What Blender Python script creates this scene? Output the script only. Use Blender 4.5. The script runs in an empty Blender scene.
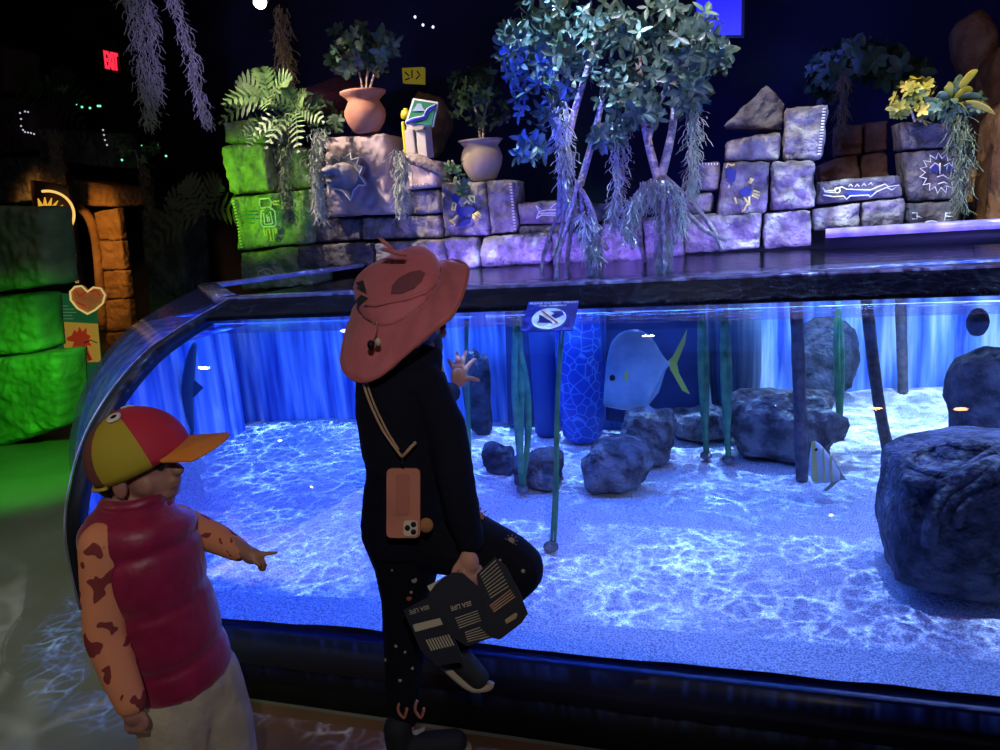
import bpy, bmesh, math, random
from mathutils import Vector as V, Matrix, noise, Quaternion
random.seed(7)
sc = bpy.context.scene
COL = sc.collection
PI = math.pi

# ------------------------------------------------------------------ camera
F = 751.0; CH = 1.4
YAW, PITCH, ROLL = math.radians(17.9), math.radians(12.5), math.radians(4.3)
FW = V((-math.sin(YAW)*math.cos(PITCH), math.cos(YAW)*math.cos(PITCH), -math.sin(PITCH)))
_r0 = V((math.cos(YAW), math.sin(YAW), 0)); _u0 = _r0.cross(FW)
RT = _r0*math.cos(ROLL) - _u0*math.sin(ROLL)
UP = _u0*math.cos(ROLL) + _r0*math.sin(ROLL)
CAM = V((0, 0, CH))
cd = bpy.data.cameras.new('camera'); cam = bpy.data.objects.new('camera', cd); COL.objects.link(cam)
cd.sensor_fit = 'HORIZONTAL'; cd.sensor_width = 36; cd.lens = F/1000*36; cd.clip_start = .05
m = Matrix((RT, UP, -FW)).transposed().to_4x4(); m.translation = CAM
cam.matrix_world = m
sc.camera = cam

# ------------------------------------------------------------------ world, exposure
sc.view_settings.view_transform = 'Standard'
try: sc.view_settings.look = 'None'
except Exception: pass
sc.view_settings.exposure = 0; sc.view_settings.gamma = 1
sc.view_settings.use_curve_mapping = False
w = bpy.data.worlds.new('world'); sc.world = w; w.use_nodes = True
w.node_tree.nodes['Background'].inputs[0].default_value = (.10, .12, .3, 1)
w.node_tree.nodes['Background'].inputs[1].default_value = .02
sc.cycles.use_denoising = True
sc.cycles.max_bounces = 8; sc.cycles.transparent_max_bounces = 16
sc.cycles.sample_clamp_indirect = 3

# ------------------------------------------------------------------ lights
def spot(name, loc, target, power, color, size=45, blend=.5, radius=.05, gobo=None):
    l = bpy.data.lights.new(name, 'SPOT'); l.energy = power; l.color = color
    l.spot_size = math.radians(size); l.spot_blend = blend; l.shadow_soft_size = radius
    o = bpy.data.objects.new(name, l); COL.objects.link(o); o.location = loc
    o.rotation_euler = (V(target)-V(loc)).to_track_quat('-Z', 'Y').to_euler()
    if gobo:                       # the rippled water throws a net of light: the lamp's own pattern
        scale, base, gain, width = gobo
        l.use_nodes = True; nt = l.node_tree; N = nt.nodes; L = nt.links
        em = N['Emission']
        tc = N.new('ShaderNodeTexCoord'); sp = N.new('ShaderNodeSeparateXYZ')
        L.new(tc.outputs['Normal'], sp.inputs[0])
        dx = N.new('ShaderNodeMath'); dx.operation = 'DIVIDE'; L.new(sp.outputs[0], dx.inputs[0]); L.new(sp.outputs[2], dx.inputs[1])
        dy = N.new('ShaderNodeMath'); dy.operation = 'DIVIDE'; L.new(sp.outputs[1], dy.inputs[0]); L.new(sp.outputs[2], dy.inputs[1])
        cb = N.new('ShaderNodeCombineXYZ'); L.new(dx.outputs[0], cb.inputs[0]); L.new(dy.outputs[0], cb.inputs[1])
        nz = N.new('ShaderNodeTexNoise'); nz.inputs['Scale'].default_value = scale*.8; nz.inputs['Detail'].default_value = 2
        L.new(cb.outputs[0], nz.inputs['Vector'])
        mx = N.new('ShaderNodeMix'); mx.data_type = 'VECTOR'; mx.inputs[0].default_value = min(.16, 1.1/scale)
        L.new(cb.outputs[0], mx.inputs[4]); L.new(nz.outputs['Color'], mx.inputs[5])
        outs = []
        for sc_ in (scale, scale*1.9):
            vo = N.new('ShaderNodeTexVoronoi'); vo.feature = 'DISTANCE_TO_EDGE'; vo.inputs['Scale'].default_value = sc_
            L.new(mx.outputs[1], vo.inputs['Vector'])
            mr = N.new('ShaderNodeMapRange'); mr.inputs[1].default_value = 0; mr.inputs[2].default_value = width
            mr.inputs[3].default_value = 1; mr.inputs[4].default_value = 0; mr.interpolation_type = 'SMOOTHSTEP'
            L.new(vo.outputs['Distance'], mr.inputs[0]); outs.append(mr)
        ad = N.new('ShaderNodeMath'); ad.operation = 'ADD'; L.new(outs[0].outputs[0], ad.inputs[0]); L.new(outs[1].outputs[0], ad.inputs[1])
        n2 = N.new('ShaderNodeTexNoise'); n2.inputs['Scale'].default_value = scale*.35; L.new(cb.outputs[0], n2.inputs['Vector'])
        p2 = N.new('ShaderNodeMath'); p2.operation = 'POWER'; L.new(n2.outputs[0], p2.inputs[0]); p2.inputs[1].default_value = 2
        m2 = N.new('ShaderNodeMath'); m2.operation = 'MULTIPLY'; L.new(ad.outputs[0], m2.inputs[0]); L.new(p2.outputs[0], m2.inputs[1])
        ma = N.new('ShaderNodeMath'); ma.operation = 'MULTIPLY_ADD'; L.new(m2.outputs[0], ma.inputs[0])
        ma.inputs[1].default_value = gain; ma.inputs[2].default_value = base
        L.new(ma.outputs[0], em.inputs['Strength'])
        cm_ = N.new('ShaderNodeMix'); cm_.data_type = 'RGBA'; l.color = (1, 1, 1)
        cm_.inputs[6].default_value = (*color, 1); cm_.inputs[7].default_value = (min(1, color[0]+.25), min(1, color[1]+.42), 1, 1)
        mf = N.new('ShaderNodeMath'); mf.operation = 'MULTIPLY'; mf.use_clamp = True; mf.inputs[1].default_value = 1.6; L.new(m2.outputs[0], mf.inputs[0])
        L.new(mf.outputs[0], cm_.inputs[0]); L.new(cm_.outputs[2], em.inputs['Color'])
    return o
def area(name, loc, target, power, color, sx, sy):
    l = bpy.data.lights.new(name, 'AREA'); l.energy = power; l.color = color
    l.shape = 'RECTANGLE'; l.size = sx; l.size_y = sy
    o = bpy.data.objects.new(name, l); COL.objects.link(o); o.location = loc
    o.rotation_euler = (V(target)-V(loc)).to_track_quat('-Z', 'Y').to_euler()
    return o
# lamps over the tank, plus unseen fill lights added in the water
for i_, x_ in enumerate((-1.75, -.75, .25, 1.25, 2.2)):      # a row of narrow lamps over the front of the pool
    t_ = i_/4
    spot('tank_lamp_front', (x_, 2.05, 4.2), (x_, 2.28, .27), 540, (.015+.27*t_, .09+.33*t_, 1), 24, .3, .006, (40, .15, 5.0, .09))
spot('tank_lamp_blue', (-1.75, 3.8, 3.6), (-1.7, 3.5, 0), 700, (.02, .09, 1), 38, .5, .006, (26, .13, 5.5, .10))
spot('tank_lamp_mid', (-.15, 3.8, 3.6), (-.15, 3.5, 0), 460, (.09, .24, 1), 36, .6, .006, (26, .13, 5.5, .10))
spot('tank_lamp_white', (1.25, 3.8, 3.6), (1.25, 3.5, 0), 480, (.32, .48, 1), 36, .6, .006, (26, .13, 5.5, .10))
spot('pool_shelf_fill', (-.9, 3.9, 3.2), (-.9, 4.25, .9), 420, (.2, .3, 1), 60, .8, .02, (14, .3, 5, .15))  # unseen spots added to brighten the pool through its surface
spot('pool_shelf_fill', (.7, 3.9, 3.2), (.7, 4.35, .9), 420, (.4, .5, 1), 60, .8, .02, (14, .3, 5, .15))
area('under_rim_fill_blue', (-1.45, 2.56, 1.01), (-1.45, 2.1, 0), 10, (.012, .07, 1), 1.1, .1)  # unseen fill strips added to lift the frame's shadow on the sand
area('under_rim_fill_mid', (-.3, 2.56, 1.01), (-.3, 2.1, 0), 9, (.05, .17, 1), 1.1, .1)
area('under_rim_fill_white', (1.1, 2.56, 1.01), (1.1, 2.1, 0), 14, (.22, .34, 1), 1.7, .1)
area('tank_fill', (-.3, 3.2, 2.2), (-.3, 3.25, 0), 8, (.03, .14, 1), 4.2, .8)
area('backdrop_fill_blue', (-1.5, 3.0, 1.0), (-1.5, 3.7, .6), 9, (.05, .22, 1), 2.2, .1)  # unseen fill strips added to brighten the backdrop
area('backdrop_fill_white', (1.1, 3.5, 1.0), (1.1, 4.4, .6), 22, (.25, .5, 1), 2.0, .1)
# washes on the ruins
area('violet_strip', (-.75, 4.46, 1.07), (-.75, 4.75, 1.12), 10, (.22, .12, 1), 2.3, .03)
area('violet_strip', (.75, 4.42, 1.07), (.75, 4.9, 1.14), 6, (.24, .13, 1), 1.0, .03)
spot('wash_purple', (-.3, 3.1, 1.5), (-.3, 4.8, 1.2), 16, (.26, .14, 1), 100, .8, .2)
spot('key_left', (-3.3, 3.6, 3.2), (-2.35, 4.72, 1.75), 350, (1, .82, .72), 40, .7, .03)
spot('key_pots', (-1.9, 3.6, 3.0), (-1.7, 4.8, 1.7), 70, (1, .82, .80), 40, .8, .04)
spot('foliage_key', (-2.9, 2.9, 3.2), (-2.75, 4.7, 2.15), 50, (.95, 1, .75), 34, .9, .05)
spot('key_right', (-.45, 3.9, 3.1), (.45, 4.98, 1.6), 150, (1, .90, .88), 42, .7, .03)
spot('key_planter', (1.0, 3.6, 3.4), (1.2, 4.95, 1.85), 150, (1, .78, .35), 20, .6, .04)
spot('key_glyph_right', (.5, 3.6, 2.6), (1.1, 5.0, 1.4), 40, (.85, .85, 1), 40, .8, .04)
spot('tree_white', (.3, 2.6, 3.2), (-.4, 4.4, 2.05), 240, (.78, .74, 1), 32, .8, .05)
spot('tree_blue', (-1.6, 2.8, 2.0), (-1.05, 4.4, 1.95), 380, (.01, .03, 1), 27, .8, .05)
spot('tree_blue_low', (-.9, 3.5, 1.2), (-.75, 4.4, 1.6), 30, (.06, .06, 1), 60, .8, .05)
spot('green_ruins', (-4.3, 3.2, 1.7), (-3.32, 4.75, 1.62), 150, (.30, 1, .01), 30, .7, .05)
spot('green_blocks', (-3.0, 2.2, 1.5), (-4.5, 3.7, .1), 300, (.06, 1, .02), 56, .9, .08)
spot('orange_arch', (-6.3, 5.2, 2.2), (-7.0, 7.0, 1.25), 130, (1, .42, .07), 46, .8, .1)
spot('moss_violet', (-3.2, 3.2, 2.2), (-3.75, 5.2, 2.75), 130, (.34, .26, 1), 40, .8, .05)
spot('back_blue', (0, 5.6, 2.6), (0, 9, 1.8), 90, (.07, .10, 1), 130, .9, .3)
spot('rock_warm', (2.0, 4.2, 3.6), (2.2, 6.3, 1.7), 12, (1, .5, .22), 60, .9, .1)
def bulb(name, loc, power, color, r=.03):
    l = bpy.data.lights.new(name, 'POINT'); l.energy = power; l.color = color; l.shadow_soft_size = r
    o = bpy.data.objects.new(name, l); COL.objects.link(o); o.location = loc
bulb('ceiling_bulb_orange', (.66, 1.95, 3.0), 5, (1, .25, .08)); bulb('ceiling_bulb_orange', (1.03, 1.95, 3.0), 5, (1, .25, .08))
bulb('ceiling_bulb_white', (-.50, 3.83, 2.66), 9, (1, .95, .9), .035); bulb('ceiling_bulb_white', (-3.15, 2.77, 2.6), 9, (1, .9, .8), .035)
# dim hall light behind the visitors, and unseen spots added for the floor
spot('hall_light', (.55, -.9, 2.5), (-.8, 1.5, .8), 85, (1, .93, .9), 44, .9, .015)
spot('floor_left_fill', (-3.2, .6, 3.4), (-2.7, 2.0, 0), 190, (.9, 1, .75), 60, 1, .015)  # unseen fill added to brighten the left floor
spot('side_warm', (-2.9, -.6, 2.4), (-1.2, 1.1, .7), 34, (1, .75, .5), 30, .9, .015)
spot('floor_ripple_helper', (-.6, 1.75, 2.7), (-2.3, 1.55, 0), 170, (.9, .95, 1), 40, .9, .01, (5, 0, 3, .10))  # unseen spot added for the ripple light refracted out of the tank

# ------------------------------------------------------------------ helpers
def ray(px, py): return RT*((px-500)/F) - UP*((py-375)/F) + FW
def dp(px, py, d): return CAM + ray(px, py)*d                       # pixel + distance along the view axis
def onY(px, py, Y): r = ray(px, py); return CAM + r*(Y/r.y)
def onZ(px, py, z): r = ray(px, py); return CAM + r*((z-CH)/r.z)

WL = {}
def tag(o, label=None, cat=None, group=None, kind=None):
    for k, v in (('label', label), ('category', cat), ('group', group), ('kind', kind)):
        if v: o[k] = v
    return o
def empty(name, loc, label=None, cat=None, group=None, kind=None):
    o = bpy.data.objects.new(name, None); COL.objects.link(o); o.location = loc; o.empty_display_size = .05
    WL[o.name] = V(loc); return tag(o, label, cat, group, kind)
def link(name, me, mat, parent=None, label=None, smooth=True):
    """me in world coordinates; the object's origin goes to the parent's, or to its own base"""
    if parent is not None: org = WL[parent.name]
    else:
        xs = [v.co for v in me.vertices]
        org = V(((min(c.x for c in xs)+max(c.x for c in xs))/2, (min(c.y for c in xs)+max(c.y for c in xs))/2, min(c.z for c in xs)))
    me.transform(Matrix.Translation(-org))
    o = bpy.data.objects.new(name, me); COL.objects.link(o)
    if parent is not None: o.parent = parent
    else: o.location = org
    WL[o.name] = org
    if mat is not None:
        if not me.materials: me.materials.append(mat)
    for p in me.polygons: p.use_smooth = smooth
    if label: o['label'] = label
    return o
class MB:
    def __init__(s): s.v = []; s.f = []
    def add(s, vs, fs):
        n = len(s.v); s.v += [V(v) for v in vs]; s.f += [tuple(i+n for i in f) for f in fs]; return s
    def box(s, c, h, rot=None):
        c = V(c); vs = []
        for x in (-1, 1):
            for y in (-1, 1):
                for z in (-1, 1):
                    p = V((x*h[0], y*h[1], z*h[2])); vs.append(c+(rot @ p if rot else p))
        return s.add(vs, [(0,1,3,2),(4,6,7,5),(0,4,5,1),(2,3,7,6),(0,2,6,4),(1,5,7,3)])
    def tube(s, pts, rad, n=8, cap=True, flat=1.0, nrm=None):
        pts = [V(p) for p in pts]
        if not isinstance(rad, (list, tuple)): rad = [rad]*len(pts)
        t0 = (pts[1]-pts[0]).normalized()
        a = V(nrm) if nrm is not None else (V((0,0,1)) if abs(t0.z) < .9 else V((1,0,0)))
        u = (a - t0*a.dot(t0)).normalized(); vs = []; fs = []
        for i, p in enumerate(pts):
            t = ((pts[min(i+1, len(pts)-1)]-pts[max(i-1, 0)])).normalized()
            u = (u - t*u.dot(t)).normalized(); b = t.cross(u)
            for k in range(n):
                an = 2*PI*k/n; vs.append(p + (u*math.cos(an)*flat + b*math.sin(an))*rad[i])
        for i in range(len(pts)-1):
            for k in range(n):
                k2 = (k+1) % n; fs.append((i*n+k, i*n+k2, (i+1)*n+k2, (i+1)*n+k))
        if cap: fs += [tuple(range(n))[::-1], tuple((len(pts)-1)*n+k for k in range(n))]
        return s.add(vs, fs)
    def lathe(s, c, prof, n=28, ax=None):
        c = V(c); q = V(ax).to_track_quat('Z', 'Y') if ax is not None else Quaternion()
        vs = [c + q @ V((r*math.cos(2*PI*k/n), r*math.sin(2*PI*k/n), z)) for r, z in prof for k in range(n)]
        fs = [(i*n+k, i*n+(k+1) % n, (i+1)*n+(k+1) % n, (i+1)*n+k) for i in range(len(prof)-1) for k in range(n)]
        fs += [tuple(range(n))[::-1], tuple((len(prof)-1)*n+k for k in range(n))]
        return s.add(vs, fs)
    def prism(s, poly, off):           # flat outline with thickness
        n = len(poly); poly = [V(p) for p in poly]; off = V(off)
        return s.add(poly+[p+off for p in poly], [tuple(range(n)), tuple(range(2*n-1, n-1, -1))]+[(i, n+i, n+(i+1) % n, (i+1) % n) for i in range(n)])
    def ball(s, c, r, n=12, m_=8, rot=None):
        if not isinstance(r, (list, tuple, V)): r = (r, r, r)
        c = V(c); vs = []; fs = []
        for i in range(m_+1):
            ph = PI*i/m_
            for k in range(n):
                p = V((r[0]*math.sin(ph)*math.cos(2*PI*k/n), r[1]*math.sin(ph)*math.sin(2*PI*k/n), r[2]*math.cos(ph)))
                vs.append(c+(rot @ p if rot else p))
        for i in range(m_):
            for k in range(n): fs.append((i*n+k, (i+1)*n+k, (i+1)*n+(k+1) % n, i*n+(k+1) % n))
        return s.add(vs, fs)
    def mesh(s, name='m', weld=False):
        me = bpy.data.meshes.new(name); me.from_pydata([tuple(v) for v in s.v], [], s.f); me.update()
        bm = bmesh.new(); bm.from_mesh(me)
        if weld: bmesh.ops.remove_doubles(bm, verts=bm.verts, dist=1e-5)
        bmesh.ops.recalc_face_normals(bm, faces=bm.faces); bm.to_mesh(me); bm.free(); return me
    def build(s, name, mat, parent=None, label=None, smooth=True, weld=False):
        return link(name, s.mesh(name, weld), mat, parent, label, smooth)
def remesh(mb, voxel, smooth=2, fn=None):
    me = mb.mesh('tmp'); o = bpy.data.objects.new('tmp', me); COL.objects.link(o)
    r = o.modifiers.new('r', 'REMESH'); r.mode = 'VOXEL'; r.voxel_size = voxel
    if smooth: sm = o.modifiers.new('s', 'SMOOTH'); sm.factor = .5; sm.iterations = smooth
    dg = bpy.context.evaluated_depsgraph_get(); out = bpy.data.meshes.new_from_object(o.evaluated_get(dg))
    bpy.data.objects.remove(o)
    if fn:
        for v in out.vertices: v.co = fn(v.co.copy())
    return out
def capsule(mb, a, b, ra, rb, k=5):
    a = V(a); b = V(b)
    for i in range(k+1):
        t = i/k; mb.ball(a.lerp(b, t), ra+(rb-ra)*t, 12, 8)
    mb.tube([a, b], [ra, rb], 12)
def chain(mb, pts):                       # [(point, radius)...]
    for (a, ra), (b, rb) in zip(pts, pts[1:]): capsule(mb, a, b, ra, rb)

def smooth_pts(pts, k=6):
    pts = [V(p) for p in pts]; out = []
    for i in range(len(pts)-1):
        p0 = pts[max(i-1, 0)]; p1 = pts[i]; p2 = pts[i+1]; p3 = pts[min(i+2, len(pts)-1)]
        for j in range(k):
            t = j/k
            out.append(.5*((2*p1)+(p2-p0)*t+(2*p0-5*p1+4*p2-p3)*t*t+(3*p1-p0-3*p2+p3)*t**3))
    out.append(pts[-1]); return out

# ------------------------------------------------------------------ materials
def newmat(name):
    m = bpy.data.materials.new(name); m.use_nodes = True
    return m, m.node_tree.nodes, m.node_tree.links, m.node_tree.nodes['Principled BSDF']
def mat(name, col, rough=.6, metal=0, spec=.5, var=None, vscale=6, bump=0, bscale=30, detail=6, emit=None, es=0, stretch=None, sheen=0, coat=0):
    m, N, L, b = newmat(name)
    b.inputs['Base Color'].default_value = (*col, 1); b.inputs['Roughness'].default_value = rough
    b.inputs['Metallic'].default_value = metal; b.inputs['Specular IOR Level'].default_value = spec
    if sheen: b.inputs['Sheen Weight'].default_value = sheen
    if coat: b.inputs['Coat Weight'].default_value = coat
    if emit: b.inputs['Emission Color'].default_value = (*emit, 1); b.inputs['Emission Strength'].default_value = es
    tc = N.new('ShaderNodeTexCoord'); src = tc.outputs['Object']
    if stretch:
        mp = N.new('ShaderNodeMapping'); mp.inputs['Scale'].default_value = stretch; L.new(src, mp.inputs[0]); src = mp.outputs[0]
    if var:
        nz = N.new('ShaderNodeTexNoise'); nz.inputs['Scale'].default_value = vscale; nz.inputs['Detail'].default_value = detail
        L.new(src, nz.inputs['Vector'])
        cr = N.new('ShaderNodeValToRGB'); cr.color_ramp.elements[0].position = .38; cr.color_ramp.elements[1].position = .62
        cr.color_ramp.elements[0].color = (*col, 1); cr.color_ramp.elements[1].color = (*var, 1)
        L.new(nz.outputs[0], cr.inputs[0]); L.new(cr.outputs[0], b.inputs['Base Color'])
    if bump:
        n2 = N.new('ShaderNodeTexNoise'); n2.inputs['Scale'].default_value = bscale; n2.inputs['Detail'].default_value = 8
        L.new(src, n2.inputs['Vector'])
        bp = N.new('ShaderNodeBump'); bp.inputs['Strength'].default_value = min(1, bump); bp.inputs['Distance'].default_value = .06 if bump >= .5 else .02
        L.new(n2.outputs[0], bp.inputs['Height']); L.new(bp.outputs[0], b.inputs['Normal'])
    return m
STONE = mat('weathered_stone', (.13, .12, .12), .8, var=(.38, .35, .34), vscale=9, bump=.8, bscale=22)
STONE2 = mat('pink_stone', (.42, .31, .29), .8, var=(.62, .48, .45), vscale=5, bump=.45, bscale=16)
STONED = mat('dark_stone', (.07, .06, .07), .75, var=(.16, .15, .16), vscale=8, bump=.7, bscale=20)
STONEG = mat('mossy_stone', (.20, .25, .12), .85, var=(.42, .46, .24), vscale=11, bump=.7, bscale=24)
BLOCKG = mat('near_mossy_block', (.10, .16, .08), .8, var=(.22, .30, .15), vscale=3, bump=.5, bscale=9)
SANDST = mat('sandstone', (.34, .20, .10), .85, var=(.5, .32, .17), vscale=4, bump=.5, bscale=14)
BROWNR = mat('brown_rock', (.20, .10, .05), .85, var=(.34, .2, .11), vscale=5, bump=.6, bscale=12)
MORTAR = mat('dark_mortar', (.02, .018, .02), .9)
BLACK = mat('black_paint', (.005, .006, .010), .55, spec=.25, bump=.05)
WHITEP = mat('white_paint', (.85, .86, .84), .6)
YELP = mat('yellow_paint', (.95, .82, .22), .6)
BLUEP = mat('blue_paint', (.03, .04, .22), .6)
TEALP = mat('teal_paint', (.02, .25, .28), .6)
TERRA = mat('terracotta', (.50, .19, .11), .75, var=(.58, .26, .17), vscale=8, bump=.15, bscale=40)
CLAY = mat('tan_clay', (.42, .33, .20), .75, var=(.52, .40, .27), vscale=8, bump=.2, bscale=30)
BARK = mat('bark', (.30, .22, .20), .85, var=(.62, .52, .50), vscale=30, bump=.5, bscale=60)
LEAF = mat('glossy_leaf', (.025, .06, .035), .35, var=(.12, .19, .13), vscale=14)
LEAFD = mat('dark_leaf', (.02, .05, .02), .5, var=(.05, .10, .04), vscale=12)
LEAFY = mat('yellow_green_leaf', (.25, .28, .04), .5, var=(.55, .42, .06), vscale=9)
FERN = mat('fern_leaf', (.05, .12, .03), .55, var=(.14, .22, .07), vscale=12)
MOSS = mat('spanish_moss', (.42, .46, .33), .9, var=(.68, .70, .56), vscale=25)
MOSSG = mat('olive_moss', (.14, .18, .10), .9, var=(.28, .33, .18), vscale=25)
MOSSB = mat('brown_moss', (.22, .15, .09), .9, var=(.34, .25, .16), vscale=25)

# ------------------------------------------------------------------ tank profile (Y, z), front glass
PROF = [(1.668, .25), (1.664, .36), (1.668, .49), (1.69, .58), (1.733, .67), (1.785, .75), (1.855, .825), (1.97, .91), (2.118, .986), (2.26, 1.030), (2.403, 1.064), (2.53, 1.09), (2.64, 1.112)]
_pp = smooth_pts([V((0, y, z)) for y, z in PROF], 4)
def glass_pt(px, py, off=0.0):
    """where the sight line meets the curved front pane"""
    r = ray(px, py)
    for a, b in zip(_pp, _pp[1:]):
        # point CAM + r t with (Y,z) on segment
        ey, ez = b.y-a.y, b.z-a.z
        den = r.y*ez - r.z*ey
        if abs(den) < 1e-9: continue
        s = (r.y*(CH-a.z) - r.z*(0-a.y))/den if True else 0
        if -1e-6 <= s <= 1+1e-6:
            Y = a.y+ey*s; t = Y/r.y
            nrm = V((0, -ez, ey)).normalized()
            return CAM + r*t + nrm*off, nrm
    return onY(px, py, 1.668), V((0, -1, 0))
XL, XR = -1.972, 2.6
WZ = 1.030       # water level
FLOOR_Z = .27

# ================================================================== SETTING
def structure(name, mb, m, label=None, smooth=False):
    o = mb.build(name, m, None, label, smooth); o['kind'] = 'structure'; return o
CARPET = mat('hall_floor_paint', (.11, .115, .09), .6, var=(.15, .15, .14), vscale=2, bump=.1, bscale=60)
structure('floor', MB().box((-2, 3.5, -.05), (9, 8, .05)), CARPET)
BROWNF = mat('brown_floor', (.11, .055, .03), .5, var=(.15, .075, .04), vscale=4)
structure('trim_1', MB().box((.25, 1.2, .003), (1.75, .46, .003)), BROWNF)
NIGHT = mat('night_wall', (.012, .014, .04), .9, var=(.03, .035, .085), vscale=.8)
structure('wall_back', MB().box((-2, 9.2, 2.2), (9, .1, 2.3)), NIGHT)
structure('wall_left', MB().box((-10.5, 3.5, 2.2), (.1, 6, 2.3)), NIGHT)
structure('wall_right', MB().box((5.5, 3.5, 2.2), (.1, 6, 2.3)), NIGHT)
structure('wall_front', MB().box((-2, -4.4, 2.2), (9, .1, 2.3)), NIGHT)
structure('ceiling', MB().box((-2, 3.5, 4.6), (9, 8, .1)), MORTAR)

# ================================================================== TANK
def make_acrylic(name, tint=(.93, .96, 1), lo=.015, hi=1.0, rough=.0):
    m, N, L, b = newmat(name); N.remove(b)
    tr = N.new('ShaderNodeBsdfTransparent'); tr.inputs[0].default_value = (*tint, 1)
    gl = N.new('ShaderNodeBsdfGlossy'); gl.inputs['Roughness'].default_value = rough
    fr = N.new('ShaderNodeFresnel'); fr.inputs[0].default_value = 1.45
    mx = N.new('ShaderNodeMixShader'); L.new(fr.outputs[0], mx.inputs[0]); L.new(tr.outputs[0], mx.inputs[1]); L.new(gl.outputs[0], mx.inputs[2])
    L.new(mx.outputs[0], N['Material Output'].inputs[0]); return m
ACR = make_acrylic('clear_acrylic')
tank = empty('aquarium_tank', (0, 2.9, 0), 'large touch pool aquarium with curved clear front and bright blue water', 'aquarium')
# curved front pane, 2 cm thick outwards surface only once (outer skin) plus inner skin edge
def extrude_profile(prof, x0, x1, n=2, shift=(0, 0, 0), thick=0):
    mb = MB(); P = [V((0, p.y, p.z)) for p in prof]; k = len(P); vs = []; fs = []
    for i in range(n+1):
        t = i/n
        for p in P: vs.append(V((x0+(x1-x0)*t, p.y, p.z))+V(shift)*t)
    for i in range(n):
        for j in range(k-1): fs.append((i*k+j, (i+1)*k+j, (i+1)*k+j+1, i*k+j+1))
    return mb.add(vs, fs)
wat = [p for p in _pp if p.z < 1.066]
extrude_profile(wat, XL, XR, 2).build('front_pane', ACR, tank)
# left corner panel: same profile run on at 45 degrees
mbp = MB(); k = len(_pp); vs = []; fs = []
SH = V((-.69, .64, 0))
for i in range(9):
    t = i/8
    for p in _pp: vs.append(V((XL, p.y, p.z))+SH*t+V((.10*t*(1-t), .0, 0)))
for i in range(8):
    for j in range(k-1): fs.append((i*k+j, (i+1)*k+j, (i+1)*k+j+1, i*k+j+1))
def tinted(name):
    m, N, L, b = newmat(name); N.remove(b)
    tr = N.new('ShaderNodeBsdfTransparent'); tr.inputs[0].default_value = (.5, .55, .9, 1)
    pb = N.new('ShaderNodeBsdfPrincipled'); pb.inputs['Base Color'].default_value = (.10, .10, .34, 1); pb.inputs['Roughness'].default_value = .12
    mx = N.new('ShaderNodeMixShader'); mx.inputs[0].default_value = .45
    L.new(tr.outputs[0], mx.inputs[1]); L.new(pb.outputs[0], mx.inputs[2]); L.new(mx.outputs[0], N['Material Output'].inputs[0]); return m
MB().add(vs, fs).build('corner_panel', tinted('corner_acrylic'), tank, 'violet tinted corner panel')
# black seam on the left end of the front pane
mbs = MB(); vs = []; fs = []
pp = _pp; n = len(pp)
for j, p in enumerate(pp):
    t = (pp[min(j+1, n-1)]-pp[max(j-1, 0)]).normalized(); nr = V((0, -t.z, t.y))
    a = V((XL, p.y, p.z))
    for (dx, dn) in ((-.012, .012), (.03, .012), (.03, -.03), (-.012, -.03)): vs.append(a+V((dx, 0, 0))+nr*dn)
for j in range(n-1):
    for q in range(4): fs.append((j*4+q, j*4+(q+1) % 4, (j+1)*4+(q+1) % 4, (j+1)*4+q))
MB().add(vs, fs).build('seam_strip', BLACK, tank)
# silver edge line of the seam
MB().tube([V((XL-.016, p.y, p.z))+V((0, -.014, .008)) for p in pp], .0026, 6).build('seam_bead', mat('lilac_bead', (.22, .20, .32), .5), tank)
# black upper frame with droplets
def speck():
    m, N, L, b = newmat('black_frame'); b.inputs['Roughness'].default_value = .6; b.inputs['Specular IOR Level'].default_value = .15
    tc = N.new('ShaderNodeTexCoord'); vo = N.new('ShaderNodeTexVoronoi'); vo.inputs['Scale'].default_value = 110; L.new(tc.outputs['Object'], vo.inputs['Vector'])
    nz = N.new('ShaderNodeTexNoise'); nz.inputs['Scale'].default_value = 3; L.new(tc.outputs['Object'], nz.inputs['Vector'])
    mu = N.new('ShaderNodeMath'); mu.operation = 'MULTIPLY'; mu.inputs[1].default_value = .22; L.new(nz.outputs[0], mu.inputs[0])
    lt = N.new('ShaderNodeMath'); lt.operation = 'LESS_THAN'; L.new(vo.outputs['Distance'], lt.inputs[0]); L.new(mu.outputs[0], lt.inputs[1])
    mx = N.new('ShaderNodeMix'); mx.data_type = 'RGBA'; L.new(lt.outputs[0], mx.inputs[0])
    mx.inputs[6].default_value = (.003, .003, .006, 1); mx.inputs[7].default_value = (.30, .30, .36, 1)
    L.new(mx.outputs[2], b.inputs['Base Color']); return m
top = [p for p in _pp if p.z >= 1.060]
fr = MB(); 
outer = [V((0, p.y, p.z)) + V((0, -.006, .008)) for p in top]; inner = [V((0, p.y, p.z)) + V((0, .002, -.004)) for p in top[::-1]]
sec = outer+inner
vs = [V((x, q.y, q.z)) for x in (XL, XR) for q in sec]; ns = len(sec)
fr.add(vs, [(j, (j+1) % ns, ns+(j+1) % ns, ns+j) for j in range(ns)]+[tuple(range(ns)), tuple(range(2*ns-1, ns-1, -1))])
fr.build('upper_frame', speck(), tank)
LILAC = mat('rim_acrylic', (.20, .18, .30), .22, var=(.34, .30, .45), vscale=12, bump=.05)
rim_pts = [(XR, 2.655), (-2.03, 2.655), (-2.66, 3.34), (-2.28, 4.3)]
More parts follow.
